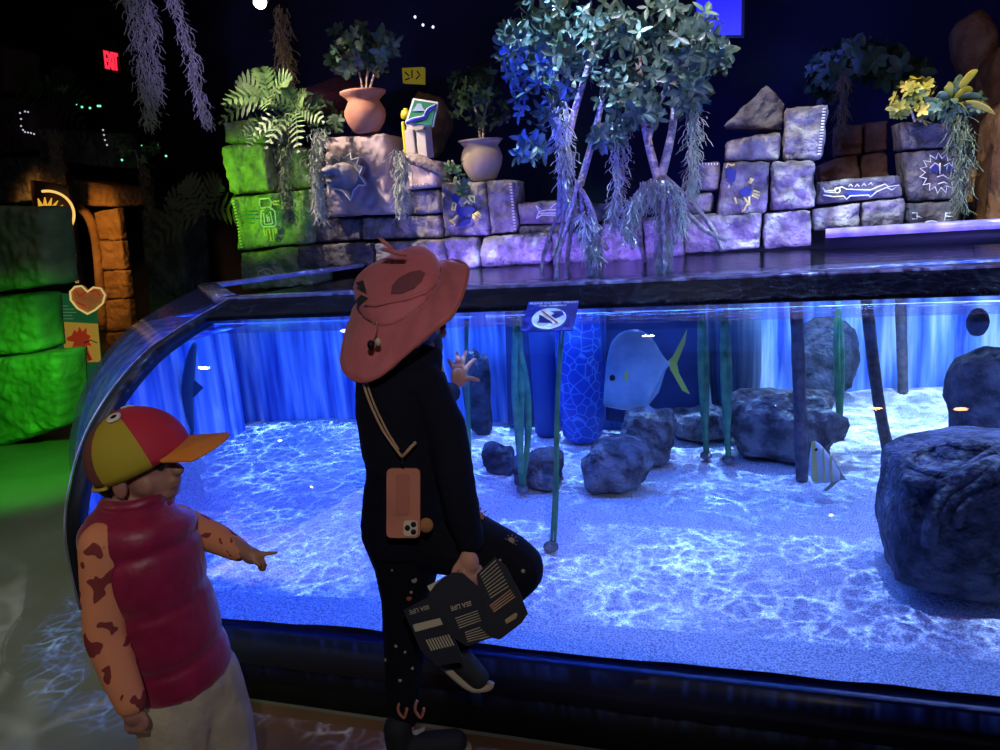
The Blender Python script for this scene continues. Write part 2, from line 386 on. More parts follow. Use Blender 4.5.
for a, b in zip(rim_pts, rim_pts[1:]):
    a = V((*a, 1.112)); b = V((*b, 1.112)); d = (b-a).normalized(); nn = V((d.y, -d.x, 0))
    mb = MB(); q = Matrix((d, nn, V((0, 0, 1)))).transposed()
    mb.box((a+b)/2, ((b-a).length/2+.015, .045, .012), q)
    mb.build('rim_ledge', LILAC, tank)
# far rim on the right
mb = MB(); a = V((.50, 4.78, 1.12)); b = V((2.9, 4.45, 1.14)); d = (b-a).normalized(); nn = V((d.y, -d.x, 0))
mb.box((a+b)/2, ((b-a).length/2, .05, .025), Matrix((d, nn, V((0, 0, 1)))).transposed()); mb.build('far_rim', LILAC, tank)
mb = MB(); mb.box((a+b)/2+V((0, .03, -.06)), ((b-a).length/2, .03, .05), Matrix((d, nn, V((0, 0, 1)))).transposed()); mb.build('far_rim_skirt', BLACK, tank)
# sill and base
SILL = mat('base_navy', (.012, .018, .06), .3, bump=.04)
mb = MB(); mb.box(((XL+XR)/2, 1.70, .195), ((XR-XL)/2+.01, .045, .055)); mb.build('sill', SILL, tank)
mb = MB(); mb.box(((XL+XR)/2, 1.74, .072), ((XR-XL)/2, .06, .070)); mb.build('plinth', BLACK, tank)
mb = MB(); a = V((XL, 1.70, 0)); b = a+SH; d = (b-a).normalized(); nn = V((d.y, -d.x, 0))
mb.box((a+b)/2+V((0, 0, .125)), ((b-a).length/2, .03, .125), Matrix((d, nn, V((0, 0, 1)))).transposed()); mb.build('corner_base', BLACK, tank)
# tank end walls and backdrop
def backdrop():  # refraction and reflection smears of the pane, painted as colour streaks
    m, N, L, b = newmat('refraction_smear_backdrop'); b.inputs['Roughness'].default_value = .7
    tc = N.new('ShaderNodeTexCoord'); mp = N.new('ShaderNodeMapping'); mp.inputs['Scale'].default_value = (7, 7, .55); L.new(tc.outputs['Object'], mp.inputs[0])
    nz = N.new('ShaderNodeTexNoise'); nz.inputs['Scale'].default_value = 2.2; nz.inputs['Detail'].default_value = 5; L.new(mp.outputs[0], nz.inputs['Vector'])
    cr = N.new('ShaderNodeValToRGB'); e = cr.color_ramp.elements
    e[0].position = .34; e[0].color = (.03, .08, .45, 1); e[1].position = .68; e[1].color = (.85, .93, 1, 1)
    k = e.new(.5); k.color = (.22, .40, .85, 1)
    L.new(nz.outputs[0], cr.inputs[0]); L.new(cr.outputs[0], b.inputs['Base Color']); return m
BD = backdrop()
plan = [(-2.72, 3.34), (-2.75, 3.6), (-1.2, 3.62), (-.62, 3.62), (-.1, 3.75), (.12, 4.2), (1.1, 4.5), (2.7, 4.45)]
def ribbon(plan, z0, z1, th, sub=10):
    mb = MB(); P = smooth_pts([V((x, y, 0)) for x, y in plan], 6); vs = []; fs = []; k = len(P)
    for off in (0, th):
        for i in range(sub+1):
            z = z0+(z1-z0)*i/sub
            for p in P: vs.append(V((p.x, p.y+off+.03*noise.noise(V((p.x*3, 0, z))), z)))
    for s_ in (0, 1):
        o = s_*k*(sub+1)
        for i in range(sub):
            for j in range(k-1): fs.append((o+i*k+j, o+i*k+j+1, o+(i+1)*k+j+1, o+(i+1)*k+j))
    o = k*(sub+1)
    for j in range(k-1): fs.append((sub*k+j, sub*k+j+1, o+sub*k+j+1, o+sub*k+j))
    return mb.add(vs, fs)
ribbon(plan, .2, .95, .08).build('backdrop', BD, tank, 'backdrop painted with blue and white refraction smears')
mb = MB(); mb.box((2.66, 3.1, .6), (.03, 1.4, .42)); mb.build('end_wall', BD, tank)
mb = MB(); mb.box((.35, 2.95, .10), (2.28, 1.2, .09)); mb.build('tank_floor', BLACK, tank)
# shallow shelf behind the backdrop under the ruins
mb = MB(); mb.box((-1.5, 4.35, .89), (1.35, .66, .02)); mb.box((1.3, 4.85, .89), (1.45, .25, .02)); mb.build('back_shelf', mat('shelf_stone', (.16, .2, .4), .8), tank)

# liner inside the corner
vs = []; fs = []; k = len(_pp)
for i in range(9):
    t = i/8
    for p in _pp: vs.append(V((XL+.01, p.y+.03, min(p.z-.01, 1.0)))+SH*t+V((.10*t*(1-t)+.02*t, .0, 0)))
for i in range(8):
    for j in range(k-1): fs.append((i*k+j, (i+1)*k+j, (i+1)*k+j+1, i*k+j+1))
MB().add(vs, fs).build('corner_liner', BD, tank, 'corner liner painted with blue refraction smears')
endp = [V((-2.655, p.y+.66, min(p.z-.015, 1.0))) for p in _pp if p.z < 1.05]
endp = [q for q in endp if q.y < 3.42] + [V((-2.655, 3.44, 1.0)), V((-2.655, 3.44, .2)), V((-2.655, 2.33, .2))]
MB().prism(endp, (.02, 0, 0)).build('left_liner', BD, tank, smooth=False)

# sand
def sand_z(x, y):
    z = FLOOR_Z + .02*noise.noise(V((x*1.6, y*1.6, 0))) + .006*noise.noise(V((x*7, y*7, 3)))
    if x < -.4: z += .05*max(0, (y-3.0))*min(1, (-.4-x))
    return z
def sandmat():
    m, N, L, b = newmat('pale_sand'); b.inputs['Roughness'].default_value = .9; b.inputs['Specular IOR Level'].default_value = .1
    tc = N.new('ShaderNodeTexCoord')
    nz = N.new('ShaderNodeTexNoise'); nz.inputs['Scale'].default_value = 210; nz.inputs['Detail'].default_value = 1; L.new(tc.outputs['Object'], nz.inputs['Vector'])
    cr = N.new('ShaderNodeValToRGB'); e = cr.color_ramp.elements; e[0].position = .38; e[0].color = (.34, .36, .42, 1); e[1].position = .6; e[1].color = (.88, .88, .88, 1)
    L.new(nz.outputs[0], cr.inputs[0]); L.new(cr.outputs[0], b.inputs['Base Color'])
    n2 = N.new('ShaderNodeTexNoise'); n2.inputs['Scale'].default_value = 60; n2.inputs['Detail'].default_value = 4; L.new(tc.outputs['Object'], n2.inputs['Vector'])
    bp = N.new('ShaderNodeBump'); bp.inputs['Strength'].default_value = .7; bp.inputs['Distance'].default_value = .02
    L.new(n2.outputs[0], bp.inputs['Height']); L.new(bp.outputs[0], b.inputs['Normal']); return m
SAND = sandmat()
mb = MB(); nx, ny = 150, 90; vs = []; fs = []
for j in range(ny+1):
    y = 1.69+j/ny*(4.6-1.69)
    for i in range(nx+1):
        x = XL-.75+i/nx*(XR-XL+.75)
        vs.append((x, y if True else 0, sand_z(x, y)))
for j in range(ny):
    for i in range(nx):
        x = XL-.75+(i+.5)/nx*(XR-XL+.75); y = 1.69+(j+.5)/ny*2.91
        if x < XL and (y-1.69) < (XL-x)*.93+.02: continue
        a = j*(nx+1)+i; fs.append((a, a+1, a+nx+2, a+nx+1))
so = MB().add(vs, fs).build('sand_bed', SAND); tag(so, 'pale rippled sand covering the tank floor under blue light', 'sand', kind='stuff')
# water surface
def watermat():
    m, N, L, b = newmat('water_surface'); N.remove(b)
    tr = N.new('ShaderNodeBsdfTransparent'); tr.inputs[0].default_value = (.80, .88, 1, 1)
    gl = N.new('ShaderNodeBsdfGlossy'); gl.inputs['Roughness'].default_value = .10
    fr = N.new('ShaderNodeFresnel'); fr.inputs[0].default_value = 1.33
    tc = N.new('ShaderNodeTexCoord'); mp = N.new('ShaderNodeMapping'); mp.inputs['Scale'].default_value = (3, 8, 1); L.new(tc.outputs['Object'], mp.inputs[0])
    nz = N.new('ShaderNodeTexNoise'); nz.inputs['Scale'].default_value = 3; nz.inputs['Detail'].default_value = 3; L.new(mp.outputs[0], nz.inputs['Vector'])
    bp = N.new('ShaderNodeBump'); bp.inputs['Strength'].default_value = .22; bp.inputs['Distance'].default_value = .02; L.new(nz.outputs[0], bp.inputs['Height'])
    L.new(bp.outputs[0], gl.inputs['Normal']); L.new(bp.outputs[0], fr.inputs['Normal'])
    mx = N.new('ShaderNodeMixShader'); L.new(fr.outputs[0], mx.inputs[0]); L.new(tr.outputs[0], mx.inputs[1]); L.new(gl.outputs[0], mx.inputs[2])
    L.new(mx.outputs[0], N['Material Output'].inputs[0]); return m
mb = MB(); mb.add([(XR, 2.275, WZ), (XL, 2.275, WZ), (-2.62, 3.0, WZ), (-2.66, 3.3, WZ), (-2.28, 4.75, WZ), (XR, 4.95, WZ)], [(0, 1, 2, 3, 4, 5)])
wo = mb.build('water', watermat(), None, smooth=False); tag(wo, 'rippled violet reflecting water surface of the big tank', 'water', kind='stuff')


# ================================================================== RUINS
WY = 4.75
def stone(quad, label, Y=WY, depth=.30, m=None, rough=.02, name='stone_block', group=None, bev=.022, parent=None, sub=None):
    P = [onY(px, py, Y) for px, py in quad]            # tl, tr, br, bl (or any convex outline of 4)
    wd = max((P[1]-P[0]).length, (P[2]-P[3]).length); ht = max((P[3]-P[0]).length, (P[2]-P[1]).length)
    nu = max(5, int(wd/.017)); nv = max(5, int(ht/.017)); nd = 6
    sd = random.random()*50
    def pos(u, v, w_):
        p = (P[0]*(1-u)+P[1]*u)*(1-v)+(P[3]*(1-u)+P[2]*u)*v
        p = p+V((0, w_*depth, 0))
        return p
    c = pos(.5, .5, .5); vs = []; idx = {}
    def g(i, j, k):
        key = (i, j, k)
        if key in idx: return idx[key]
        u, v, w_ = i/nu, j/nv, k/nd
        p = pos(u, v, w_)
        # rounded edges
        eu = min(u, 1-u)*wd; ev = min(v, 1-v)*ht; ew = min(w_, 1-w_)*depth
        ds = sorted((eu, ev, ew))
        if ds[1] < bev:
            k_ = (1-ds[1]/bev)
            ctr = pos(min(max(u, bev/wd), 1-bev/wd), min(max(v, bev/ht), 1-bev/ht), min(max(w_, bev/depth), 1-bev/depth))
            p = p.lerp(ctr, .32*k_)
        d = noise.noise(p*6+V((sd, 0, 0)))*rough*1.1+(abs(noise.noise(p*11+V((0, sd, 0))))-.25)*rough*1.2+noise.noise(p*32+V((0, sd, 0)))*rough*.35
        p = p+(p-c).normalized()*d*.6+V((0, -d, 0))
        idx[key] = len(vs); vs.append(p); return idx[key]
    fs = []
    for i in range(nu):
        for j in range(nv):
            fs.append((g(i, j, 0), g(i+1, j, 0), g(i+1, j+1, 0), g(i, j+1, 0))); fs.append((g(i, j, nd), g(i, j+1, nd), g(i+1, j+1, nd), g(i+1, j, nd)))
    for k in range(nd):
        for i in range(nu):
            fs.append((g(i, 0, k), g(i, 0, k+1), g(i+1, 0, k+1), g(i+1, 0, k))); fs.append((g(i, nv, k), g(i+1, nv, k), g(i+1, nv, k+1), g(i, nv, k+1)))
        for j in range(nv):
            fs.append((g(0, j, k), g(0, j+1, k), g(0, j+1, k+1), g(0, j, k+1))); fs.append((g(nu, j, k), g(nu, j, k+1), g(nu, j+1, k+1), g(nu, j+1, k)))
    o = MB().add(vs, fs).build(name, m or STONE, parent)
    if parent is None: tag(o, label, 'stone block', group)
    return o
def marks(lines, Y, wpx, m, parent, name='painted_marking', label=None, closed=False, lift=.022):
    """painted lines on a stone face: polylines in the picture frame, laid on the face at distance Y"""
    mb = MB()
    for ln in lines:
        pts = [onY(x, y, Y-lift) for x, y in ln]
        if len(pts) == 1: continue
        r = wpx*Y/F*.5
        mb.tube(pts, r, 6, True, .35, (0, 1, 0))
    return mb.build(name, m, parent, label)
def blobs(polys, Y, m, parent, name='painted_patch', lift=.018, label=None):
    mb = MB()
    for pl in polys: mb.prism([onY(x, y, Y-lift) for x, y in pl], (0, .012, 0))
    return mb.build(name, m, parent, label, smooth=False)
def circ(cx, cy, rx, ry=None, n=16, a0=0, a1=360):
    ry = ry or rx
    return [(cx+rx*math.cos(math.radians(a0+(a1-a0)*i/n)), cy+ry*math.sin(math.radians(a0+(a1-a0)*i/n))) for i in range(n+1)]
def C(sx, sy, k, pts): return [(sx+x/k, sy+y/k) for x, y in pts]     # crop coordinates -> picture

RG = None
s1 = stone([(221,121),(268,117),(266,143),(221,144)], 'rounded mossy block, topmost of the green lit pillar', m=STONEG, bev=.05)
s2 = stone([(220,146),(265,143),(270,191),(227,194)], 'plain bright green lit mossy block above the bird glyph block', m=STONEG, bev=.04)
s3 = stone([(231,197),(314,188),(313,243),(238,250)], 'green lit block painted with a square spiral bird glyph', m=STONEG, Y=4.7)
marks([C(225,180,6.82,q) for q in ([(235,130),(300,125),(318,150),(312,185),(245,192),(235,165),(235,130)],
      [(248,210),(320,195),(340,215),(350,300),(335,318),(260,318),(245,300),(248,210)], [(262,225),(310,218),(325,290),(318,300),(272,302),(262,225)], [(300,232),(285,232),(290,285),(305,280),(298,250)])], 4.7, 2.0, WHITEP, s3, label='white square spiral')
marks([C(225,180,6.82,q) for q in ([(265,330),(272,378),(285,380),(280,340),(300,330),(315,415),(335,415),(325,335),(340,330),(345,365),(355,362),(345,325)], [(325,145),(385,142),(392,155),(370,168),(330,165),(325,145)])], 4.7, 1.8, YELP, s3, label='yellow beak and feet')
marks([C(225,180,6.82,q) for q in ([(115,215),(220,212)],[(120,235),(225,235)],[(135,262),(228,262)],[(150,295),(235,290)],[(340,208),(410,200)],[(345,235),(430,228)],[(350,262),(430,258)])], 4.7, 1.3, TEALP, s3, label='teal wing stripes')
marks([[(232.5+i*.55, 201+i*3.1), (234.5+i*.55, 200.7+i*3.1)] for i in range(16)], 4.7, 1.4, WHITEP, s3, 'edge_dashes')
s4 = stone([(240,253),(312,246),(313,285),(242,290)], 'block behind the tank corner painted with a green fish', m=STONEG, Y=4.72)
marks([circ(268,276,22,12,16,180,360), [(252,265),(264,260),(268,266)], [(284,268),(292,266),(290,272)], circ(251,277,2)], 4.72, 1.0, TEALP, s4, label='teal fish outline')
marks([circ(266,275,8,6,12,170,370), [(258,271),(274,276)], [(262,269),(270,277)]], 4.72, 1.0, WHITEP, s4, label='pale fish markings')
sm = stone([(322,136),(384,133),(393,213),(326,218)], 'big pink sandstone slab bearing a carved sun head', m=STONE2, Y=4.66, depth=.34, bev=.035)
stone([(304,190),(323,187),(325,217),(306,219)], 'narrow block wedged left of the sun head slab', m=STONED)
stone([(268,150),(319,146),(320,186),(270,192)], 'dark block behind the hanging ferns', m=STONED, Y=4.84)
stone([(407,159),(437,161),(437,187),(403,191)], 'small block under the toy brick figure with white dashes', m=STONE2, Y=4.72)
marks([[(411+i*3.1, 186.5-.25*i), (411+i*3.1, 184-.25*i)] for i in range(9)], 4.72, 1.4, WHITEP, bpy.data.objects['stone_block.006'] if 'stone_block.006' in bpy.data.objects else s4, 'edge_dashes')
stone([(396,192),(438,189),(440,213),(397,216)], 'shadowed block below the toy brick figure')
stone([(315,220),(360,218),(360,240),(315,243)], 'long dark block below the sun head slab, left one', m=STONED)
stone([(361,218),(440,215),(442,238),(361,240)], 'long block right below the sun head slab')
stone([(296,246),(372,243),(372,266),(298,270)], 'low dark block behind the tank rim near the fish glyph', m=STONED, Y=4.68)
stone([(373,243),(444,240),(446,266),(373,269)], 'low grey block behind the pink hat', Y=4.68)
stone([(445,238),(478,237),(480,268),(448,271)], 'short pale violet block in the bottom row beside the pink hat', Y=4.66, bev=.035)
stone([(480,237),(549,233),(551,264),(481,268)], 'long pale violet block in the bottom row below the jaguar glyph', Y=4.66, bev=.035)
sp = stone([(440,183),(485,181),(489,235),(443,238)], 'violet block painted with a yellow and blue spotted animal', Y=4.7)
K = lambda pts: C(430,160,6.82,pts)
blobs([K([(165,225),(200,240),(205,320),(185,360),(160,300),(150,250)]), K([(200,330),(260,315),(310,330),(300,355),(250,370),(225,395),(190,370)]), K([(180,455),(230,400),(275,400),(270,430),(235,450)])], 4.7, BLUEP, sp, label='blue painted body')
marks([K(q) for q in ([(155,290),(150,340),(168,342),(178,300),(155,290)], [(230,300),(255,280),(270,300)], [(262,245),(300,250),(305,290),(275,275),(262,245)], [(290,370),(330,410)],[(305,362),(345,395)],[(318,352),(350,380)],[(135,410),(170,440),(150,455)],[(165,400),(190,375)],[(150,415),(185,385)],[(205,185),(245,190)],[(290,385),(318,418)])], 4.7, 2.3, YELP, sp, label='yellow painted paws and spots')
sq = stone([(486,181),(513,180),(516,233),(490,235)], 'violet block with a dashed white edge beside the spotted animal block', Y=4.7)
marks([[(509.3+i*.3, 184+i*3.0), (511.8+i*.3, 184+i*3.0)] for i in range(16)], 4.7, 1.4, WHITEP, sq, 'edge_dashes')
sf = stone([(516,203),(575,199),(577,222),(518,225)], 'violet block painted with a white fish skeleton', Y=4.74)
marks([K(q) for q in ([(720,310),(745,350),(725,400)],[(745,350),(800,340),(870,340)],[(745,362),(880,362)],[(725,400),(760,375),(880,378)],[(720,310),(755,335)],[(820,330),(850,300),(880,290)])], 4.74, 1.2, WHITEP, sf, label='white fish outline')
stone([(517,226),(566,223),(567,233),(518,236)], 'thin violet block under the fish painting', Y=4.74)
stone([(551,233),(598,228),(600,263),(552,266)], 'violet block behind the blue lit aerial roots', Y=4.7)
stone([(600,222),(641,219),(643,261),(602,264)], 'violet block between the two mangrove trees', Y=4.7)
stone([(643,219),(681,217),(683,257),(644,261)], 'violet block behind the stilt roots of the right tree', Y=4.76)
stone([(568,205),(612,203),(612,221),(568,224)], 'dark block in the gap between the trees', Y=4.95, m=STONED)
stone([(682,216),(761,213),(761,249),(684,254)], 'wide violet block in the bottom row below the parrot painting', Y=4.85)
stone([(763,213),(811,210),(811,246),(764,249)], 'square violet block in the bottom row below the rough cube', Y=4.85)
sd_ = stone([(694,162),(720,161),(718,190),(693,193)], 'small violet block with a white dashed top edge', Y=4.95)
marks([[(697+i*2.9, 165), (697+i*2.9, 162.8)] for i in range(8)], 4.95, 1.3, WHITEP, sd_, 'edge_dashes')
stone([(680,195),(713,193),(712,213),(682,216)], 'small violet block left of the parrot painting', Y=4.95)
spa = stone([(723,162),(770,162),(767,213),(716,218)], 'block with a painted blue and yellow parrot', Y=4.9)
G4 = lambda pts: C(680,60,3.753,pts)
blobs([G4([(172,408),(190,400),(212,420),(205,455),(190,465),(175,440)]), G4([(222,492),(245,475),(270,485),(262,510),(235,515)])], 4.9, BLUEP, spa, label='blue painted feathers')
marks([G4(q) for q in ([(172,405),(180,388),(192,395),(205,392)],[(182,470),(185,480)],[(265,465),(275,445)],[(258,462),(268,442)],[(275,490),(300,498)],[(272,500),(300,510)],[(270,508),(295,520)],[(205,515),(212,540)],[(240,515),(255,535),(240,565),(232,568)],[(258,513),(262,540),(245,552)])], 4.9, 2.0, YELP, spa, label='yellow painted beak and legs')
stone([(772,163),(817,161),(816,208),(771,212)], 'rough grey cube between the parrot and crocodile blocks', Y=4.85, rough=.03, bev=.03)
stone([(727,141),(781,131),(780,160),(725,161)], 'rough wedge shaped block lying on the parrot block', Y=4.9, rough=.025, bev=.03)
stone([(722,127),(767,84),(785,104),(782,130)], 'tilted dark slab at the top of the right ruin', Y=5.05, rough=.025, m=STONED)
sr = stone([(785,107),(828,105),(823,158),(784,160)], 'tall rough block with dashed white right edge', Y=4.88, rough=.028, bev=.03)
marks([[(822.6-i*.32, 109+i*3.0), (826.0-i*.32, 109+i*3.0)] for i in range(16)], 4.88, 1.3, WHITEP, sr, 'edge_dashes', lift=.02)
scr = stone([(817,182),(902,175),(903,197),(817,205)], 'flat block painted with a white crocodile', Y=4.98, m=STONED)
G5 = lambda pts: C(780,0,3,pts)
marks([G5(q) for q in ([(128,562),(135,572),(160,572),(185,560),(200,568),(270,570),(315,552),(325,560),(358,555),(335,570),(320,562),(290,575),(270,592)],[(130,585),(160,590),(190,588),(200,598),(210,588),(265,585),(272,592)],[(132,575),(165,578)],
   [(205,560),(212,553),(218,560)],[(225,560),(232,553),(238,560)],[(245,558),(252,551),(258,558)],[(265,555),(272,548),(278,555)])], 4.98, 1.1, WHITEP, scr, label='white crocodile outline')
blobs([G5([(195,572),(270,575),(300,572),(262,584),(200,584)])], 4.98, BLUEP, scr)
marks([G5(circ(172,571,8,8,10))], 4.98, 1.3, YELP, scr, label='yellow eye ring')
stone([(812,209),(861,202),(861,228),(813,231)], 'grey block below the crocodile, left one', Y=4.95, rough=.02)
stone([(862,202),(906,197),(907,226),(862,229)], 'grey block below the crocodile, right one', Y=4.95, rough=.02)
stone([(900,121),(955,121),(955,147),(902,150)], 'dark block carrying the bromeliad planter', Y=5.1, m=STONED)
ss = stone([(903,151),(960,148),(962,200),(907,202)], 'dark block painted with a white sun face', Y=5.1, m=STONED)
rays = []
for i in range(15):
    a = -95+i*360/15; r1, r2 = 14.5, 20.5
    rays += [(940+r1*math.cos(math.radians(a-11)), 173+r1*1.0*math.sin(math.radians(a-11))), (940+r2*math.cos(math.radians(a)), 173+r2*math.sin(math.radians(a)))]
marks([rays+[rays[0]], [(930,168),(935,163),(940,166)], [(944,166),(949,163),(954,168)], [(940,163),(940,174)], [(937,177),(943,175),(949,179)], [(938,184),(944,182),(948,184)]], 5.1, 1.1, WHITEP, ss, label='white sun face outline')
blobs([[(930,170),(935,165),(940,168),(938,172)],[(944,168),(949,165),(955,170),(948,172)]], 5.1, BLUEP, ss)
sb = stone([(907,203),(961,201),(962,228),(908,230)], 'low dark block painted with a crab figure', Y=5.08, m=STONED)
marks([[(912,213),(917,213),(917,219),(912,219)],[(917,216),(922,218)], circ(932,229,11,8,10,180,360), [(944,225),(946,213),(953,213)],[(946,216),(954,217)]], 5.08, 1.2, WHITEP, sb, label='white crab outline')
# mortar core hidden behind the blocks
structure('wall_ruin_core', MB().box((-.75, 5.28, 1.02), (1.95, .07, .24)).box((1.40, 5.5, 1.0), (.3, .06, .22)), MORTAR)
# brown ruins further back
for q, lb in (([(838,124),(863,124),(863,154),(838,157)], 'dim brown block in the far right ruin, upper left'), ([(865,122),(888,120),(888,150),(865,153)], 'dim brown block in the far right ruin, upper right'),
              ([(820,165),(858,152),(861,180),(820,182)], 'slanted brown block behind the crocodile block'), ([(862,155),(888,152),(890,178),(862,180)], 'brown block beside the sun face column')):
    stone(q, lb, Y=6.3, m=BROWNR, depth=.4)
# rock formation on the right edge
def rock(name, c, r, m, label, cat='rock', seed=0, amp=.25, rot=0, flat=0, parent=None, sub=(28, 18), bump_=3.0):
    mb = MB(); mb.ball((0, 0, 0), 1, *sub)
    R_ = Matrix.Rotation(rot, 3, 'Z'); vs = []
    for v in mb.v:
        d = noise.noise(v*1.3+V((seed, 0, 0)))*amp + noise.noise(v*bump_+V((0, seed, 0)))*amp*.45
        # blocky: push towards a rounded box
        mx = max(abs(v.x), abs(v.y), abs(v.z)); q = v.lerp(v/mx if mx else v, flat)
        q = q*(1+d); vs.append(V(c)+R_ @ V((q.x*r[0], q.y*r[1], q.z*r[2])))
    mb.v = vs
    o = mb.build(name, m, parent, weld=True)
    if parent is None: tag(o, label, cat)
    return o
rock('boulder', onY(973,44,6.6), (.15,.2,.22), BROWNR, 'rounded brown boulder perched on the right rock pillar', seed=3, amp=.15)
rock('rock_pillar', onY(992,150,6.5), (.17,.3,.7), BROWNR, 'tall dark brown rock pillar at the right edge', seed=5, amp=.3, flat=.3)
rock('rock', onY(975,205,5.9), (.24,.25,.22), SANDST, 'orange lit rock behind the sun face block', seed=8, amp=.35, flat=.4)
rock('rock', onY(1003,190,5.4), (.14,.25,.5), BROWNR, 'brown rock slab leaning at the right border behind the rim', seed=9, amp=.3, flat=.4)
rock('rock', onY(335,100,6.4), (.36,.3,.16), mat('red_rock', (.18,.05,.04), .9, bump=.5), 'dim red rock ridge behind the terracotta pot', seed=11)
rock('rock', onY(430,125,6.2), (.18,.2,.25), BROWNR, 'dim brown rock behind the toy brick figure', seed=12)

# sun head carving (a gargoyle with rays) on the pink slab
sunc = onY(343, 174, 4.60)
sh = empty('sun_head_carving', sunc, 'grey carved animal head with white edged sun rays on the pink slab', 'carving')
k = 4.6/F
GREYC = mat('grey_carving', (.25, .23, .24), .7, var=(.38, .35, .36), bump=.4, bscale=30)
outl = C(300,140,8.33,[(205,300),(235,265),(222,215),(262,205),(255,145),(300,150),(325,180),(340,115),(365,150),(420,110),(425,165),(490,145),(470,205),(520,225),(490,290),(545,365),(530,380),(490,375),(445,420),(420,505),(360,430),(310,410),(255,400),(250,360),(262,340)])
MB().prism([onY(x, y, 4.585) for x, y in outl], (0, .05, 0)).build('ray_disc', GREYC, sh, smooth=False)
MB().tube([onY(x, y, 4.58) for x, y in outl+[outl[0]]], .006, 6).build('ray_rim', WHITEP, sh, 'white ray outline')
mb = MB(); hc = onY(344, 176, 4.50)
mb.ball(hc, (.085, .11, .085)); mb.ball(hc+V((-.035, -.11, .035)), (.055, .07, .028)); mb.ball(hc+V((-.03, -.09, -.03)), (.05, .06, .022)); mb.ball(hc+V((-.055, -.07, .06)), .018); mb.ball(hc+V((.0, -.08, .06)), .018)
link('head', remesh(mb, .008, 2), GREYC, sh)

# terracotta pots with plants
def vase(name, px, py_top, py_bot, wtop, Y, m, label, prof):
    tcn = onY(px, (py_top+py_bot)/2, Y); kk = Y/F*1.02; h = (py_bot-py_top)*kk; w_ = wtop*kk/2
    base = tcn-V((0, 0, h/2)); mb = MB()
    pr = [(max(.001, r*w_), z*h) for r, z in prof]
    mb.lathe(base, pr, 32); o = mb.build(name, m); tag(o, label, 'pot'); return base, h
prof = [(.40,0),(.55,.04),(.80,.25),(.90,.42),(.88,.55),(.74,.70),(.66,.78),(.80,.86),(.98,.95),(1.0,1),(.9,1),(.6,.9),(.3,.88)]
b1, h1 = vase('terracotta_pot', 365, 92, 133, 47, 4.72, TERRA, 'orange terracotta pot on top of the pink sun head slab', prof)
prof2 = [(.42,0),(.6,.05),(.85,.35),(.93,.55),(.85,.72),(.74,.84),(.9,.95),(1,1),(.88,1),(.6,.93),(.3,.9)]
b2, h2 = vase('clay_urn', 482, 141, 180, 45, 4.85, CLAY, 'tan clay urn standing on the dashed edge block', prof2)

def leaf_cloud(mb, n, fn, size, aspect=.42, droop=.2, face=None):
    for _ in range(n):
        c, out = fn()
        d = (out+V((random.uniform(-1,1), random.uniform(-1,1), random.uniform(-1,1)))*.9).normalized(); d.z -= droop; d.normalize()
        s_ = d.cross(V((random.uniform(-1,1), random.uniform(-1,1), random.uniform(-.3,1)))).normalized(); up = d.cross(s_).normalized()
        L_ = size*random.uniform(.7, 1.25); W = L_*aspect
        a = c; p = [a, a+d*L_*.35+s_*W*.5+up*W*.12, a+d*L_*.75+s_*W*.36+up*W*.08, a+d*L_, a+d*L_*.75-s_*W*.36+up*W*.08, a+d*L_*.35-s_*W*.5+up*W*.12, a+d*L_*.5]
        mb.add(p, [(0, 1, 6), (1, 2, 6), (2, 3, 6), (3, 4, 6), (4, 5, 6), (5, 0, 6)])
def rosette(mb, n, fn, size, per=6, aspect=.42):
    for _ in range(n):
        c, out = fn(); ax = (out+V((random.uniform(-1,1), random.uniform(-1,1), random.uniform(-1,1)))*.5).normalized()
        u = ax.orthogonal().normalized(); v = ax.cross(u); a0 = random.random()*6
        for q in range(per):
            an = a0+q*2*PI/per+random.uniform(-.25,.25); d = (u*math.cos(an)+v*math.sin(an)+ax*random.uniform(.1,.6)).normalized()
            s_ = d.cross(ax).normalized(); L_ = size*random.uniform(.7,1.15); W = L_*aspect
            p = [c, c+d*L_*.35+s_*W*.5, c+d*L_*.75+s_*W*.4-ax*L_*.05, c+d*L_-ax*L_*.12, c+d*L_*.75-s_*W*.4-ax*L_*.05, c+d*L_*.35-s_*W*.5, c+d*L_*.5-ax*L_*.06]
            mb.add(p, [(0, 1, 6), (1, 2, 6), (2, 3, 6), (3, 4, 6), (4, 5, 6), (5, 0, 6)])
def in_ell(boxes, Y, dY):
    def f():
        cx, cy, rx, ry = random.choice(boxes)
        while True:
            x, y, z = random.uniform(-1,1), random.uniform(-1,1), random.uniform(-1,1)
            if x*x+y*y+z*z < 1: break
        c = onY(cx+x*rx, cy+y*ry, Y+z*dY); c0 = onY(cx, cy, Y)
        return c, (c-c0).normalized()
    return f
def plant(name, label, cat, boxes, Y, dY, n, size, m, stems, group=None, rad=.008):
    root = empty(name, onY(*stems[0][0], Y), label, cat, group)
    mb = MB(); rosette(mb, n, in_ell(boxes, Y, dY), size, 5, .5); mb.build('foliage', m, root)
    mb = MB()
    for st in stems: mb.tube(smooth_pts([onY(x, y, Y) for x, y in st], 4), rad, 6)
    mb.build('stem', BARK, root); return root
plant('potted_shrub', 'leafy dark shrub growing out of the terracotta pot', 'plant', [(352,45,22,22),(372,55,22,22),(355,62,28,14),(345,60,14,16),(385,40,14,18)], 4.75, .16, 75, .075, LEAF, [[(363,92),(360,75),(352,50)],[(366,92),(368,70),(375,50)],[(369,92),(374,75),(385,45)]])
plant('potted_shrub', 'dim leafy shrub growing out of the tan clay urn', 'plant', [(470,95,24,30),(488,110,22,22),(478,80,24,18)], 4.95, .16, 90, .06, LEAFD, [[(480,141),(478,120),(470,90)],[(483,141),(484,118),(490,95)]])

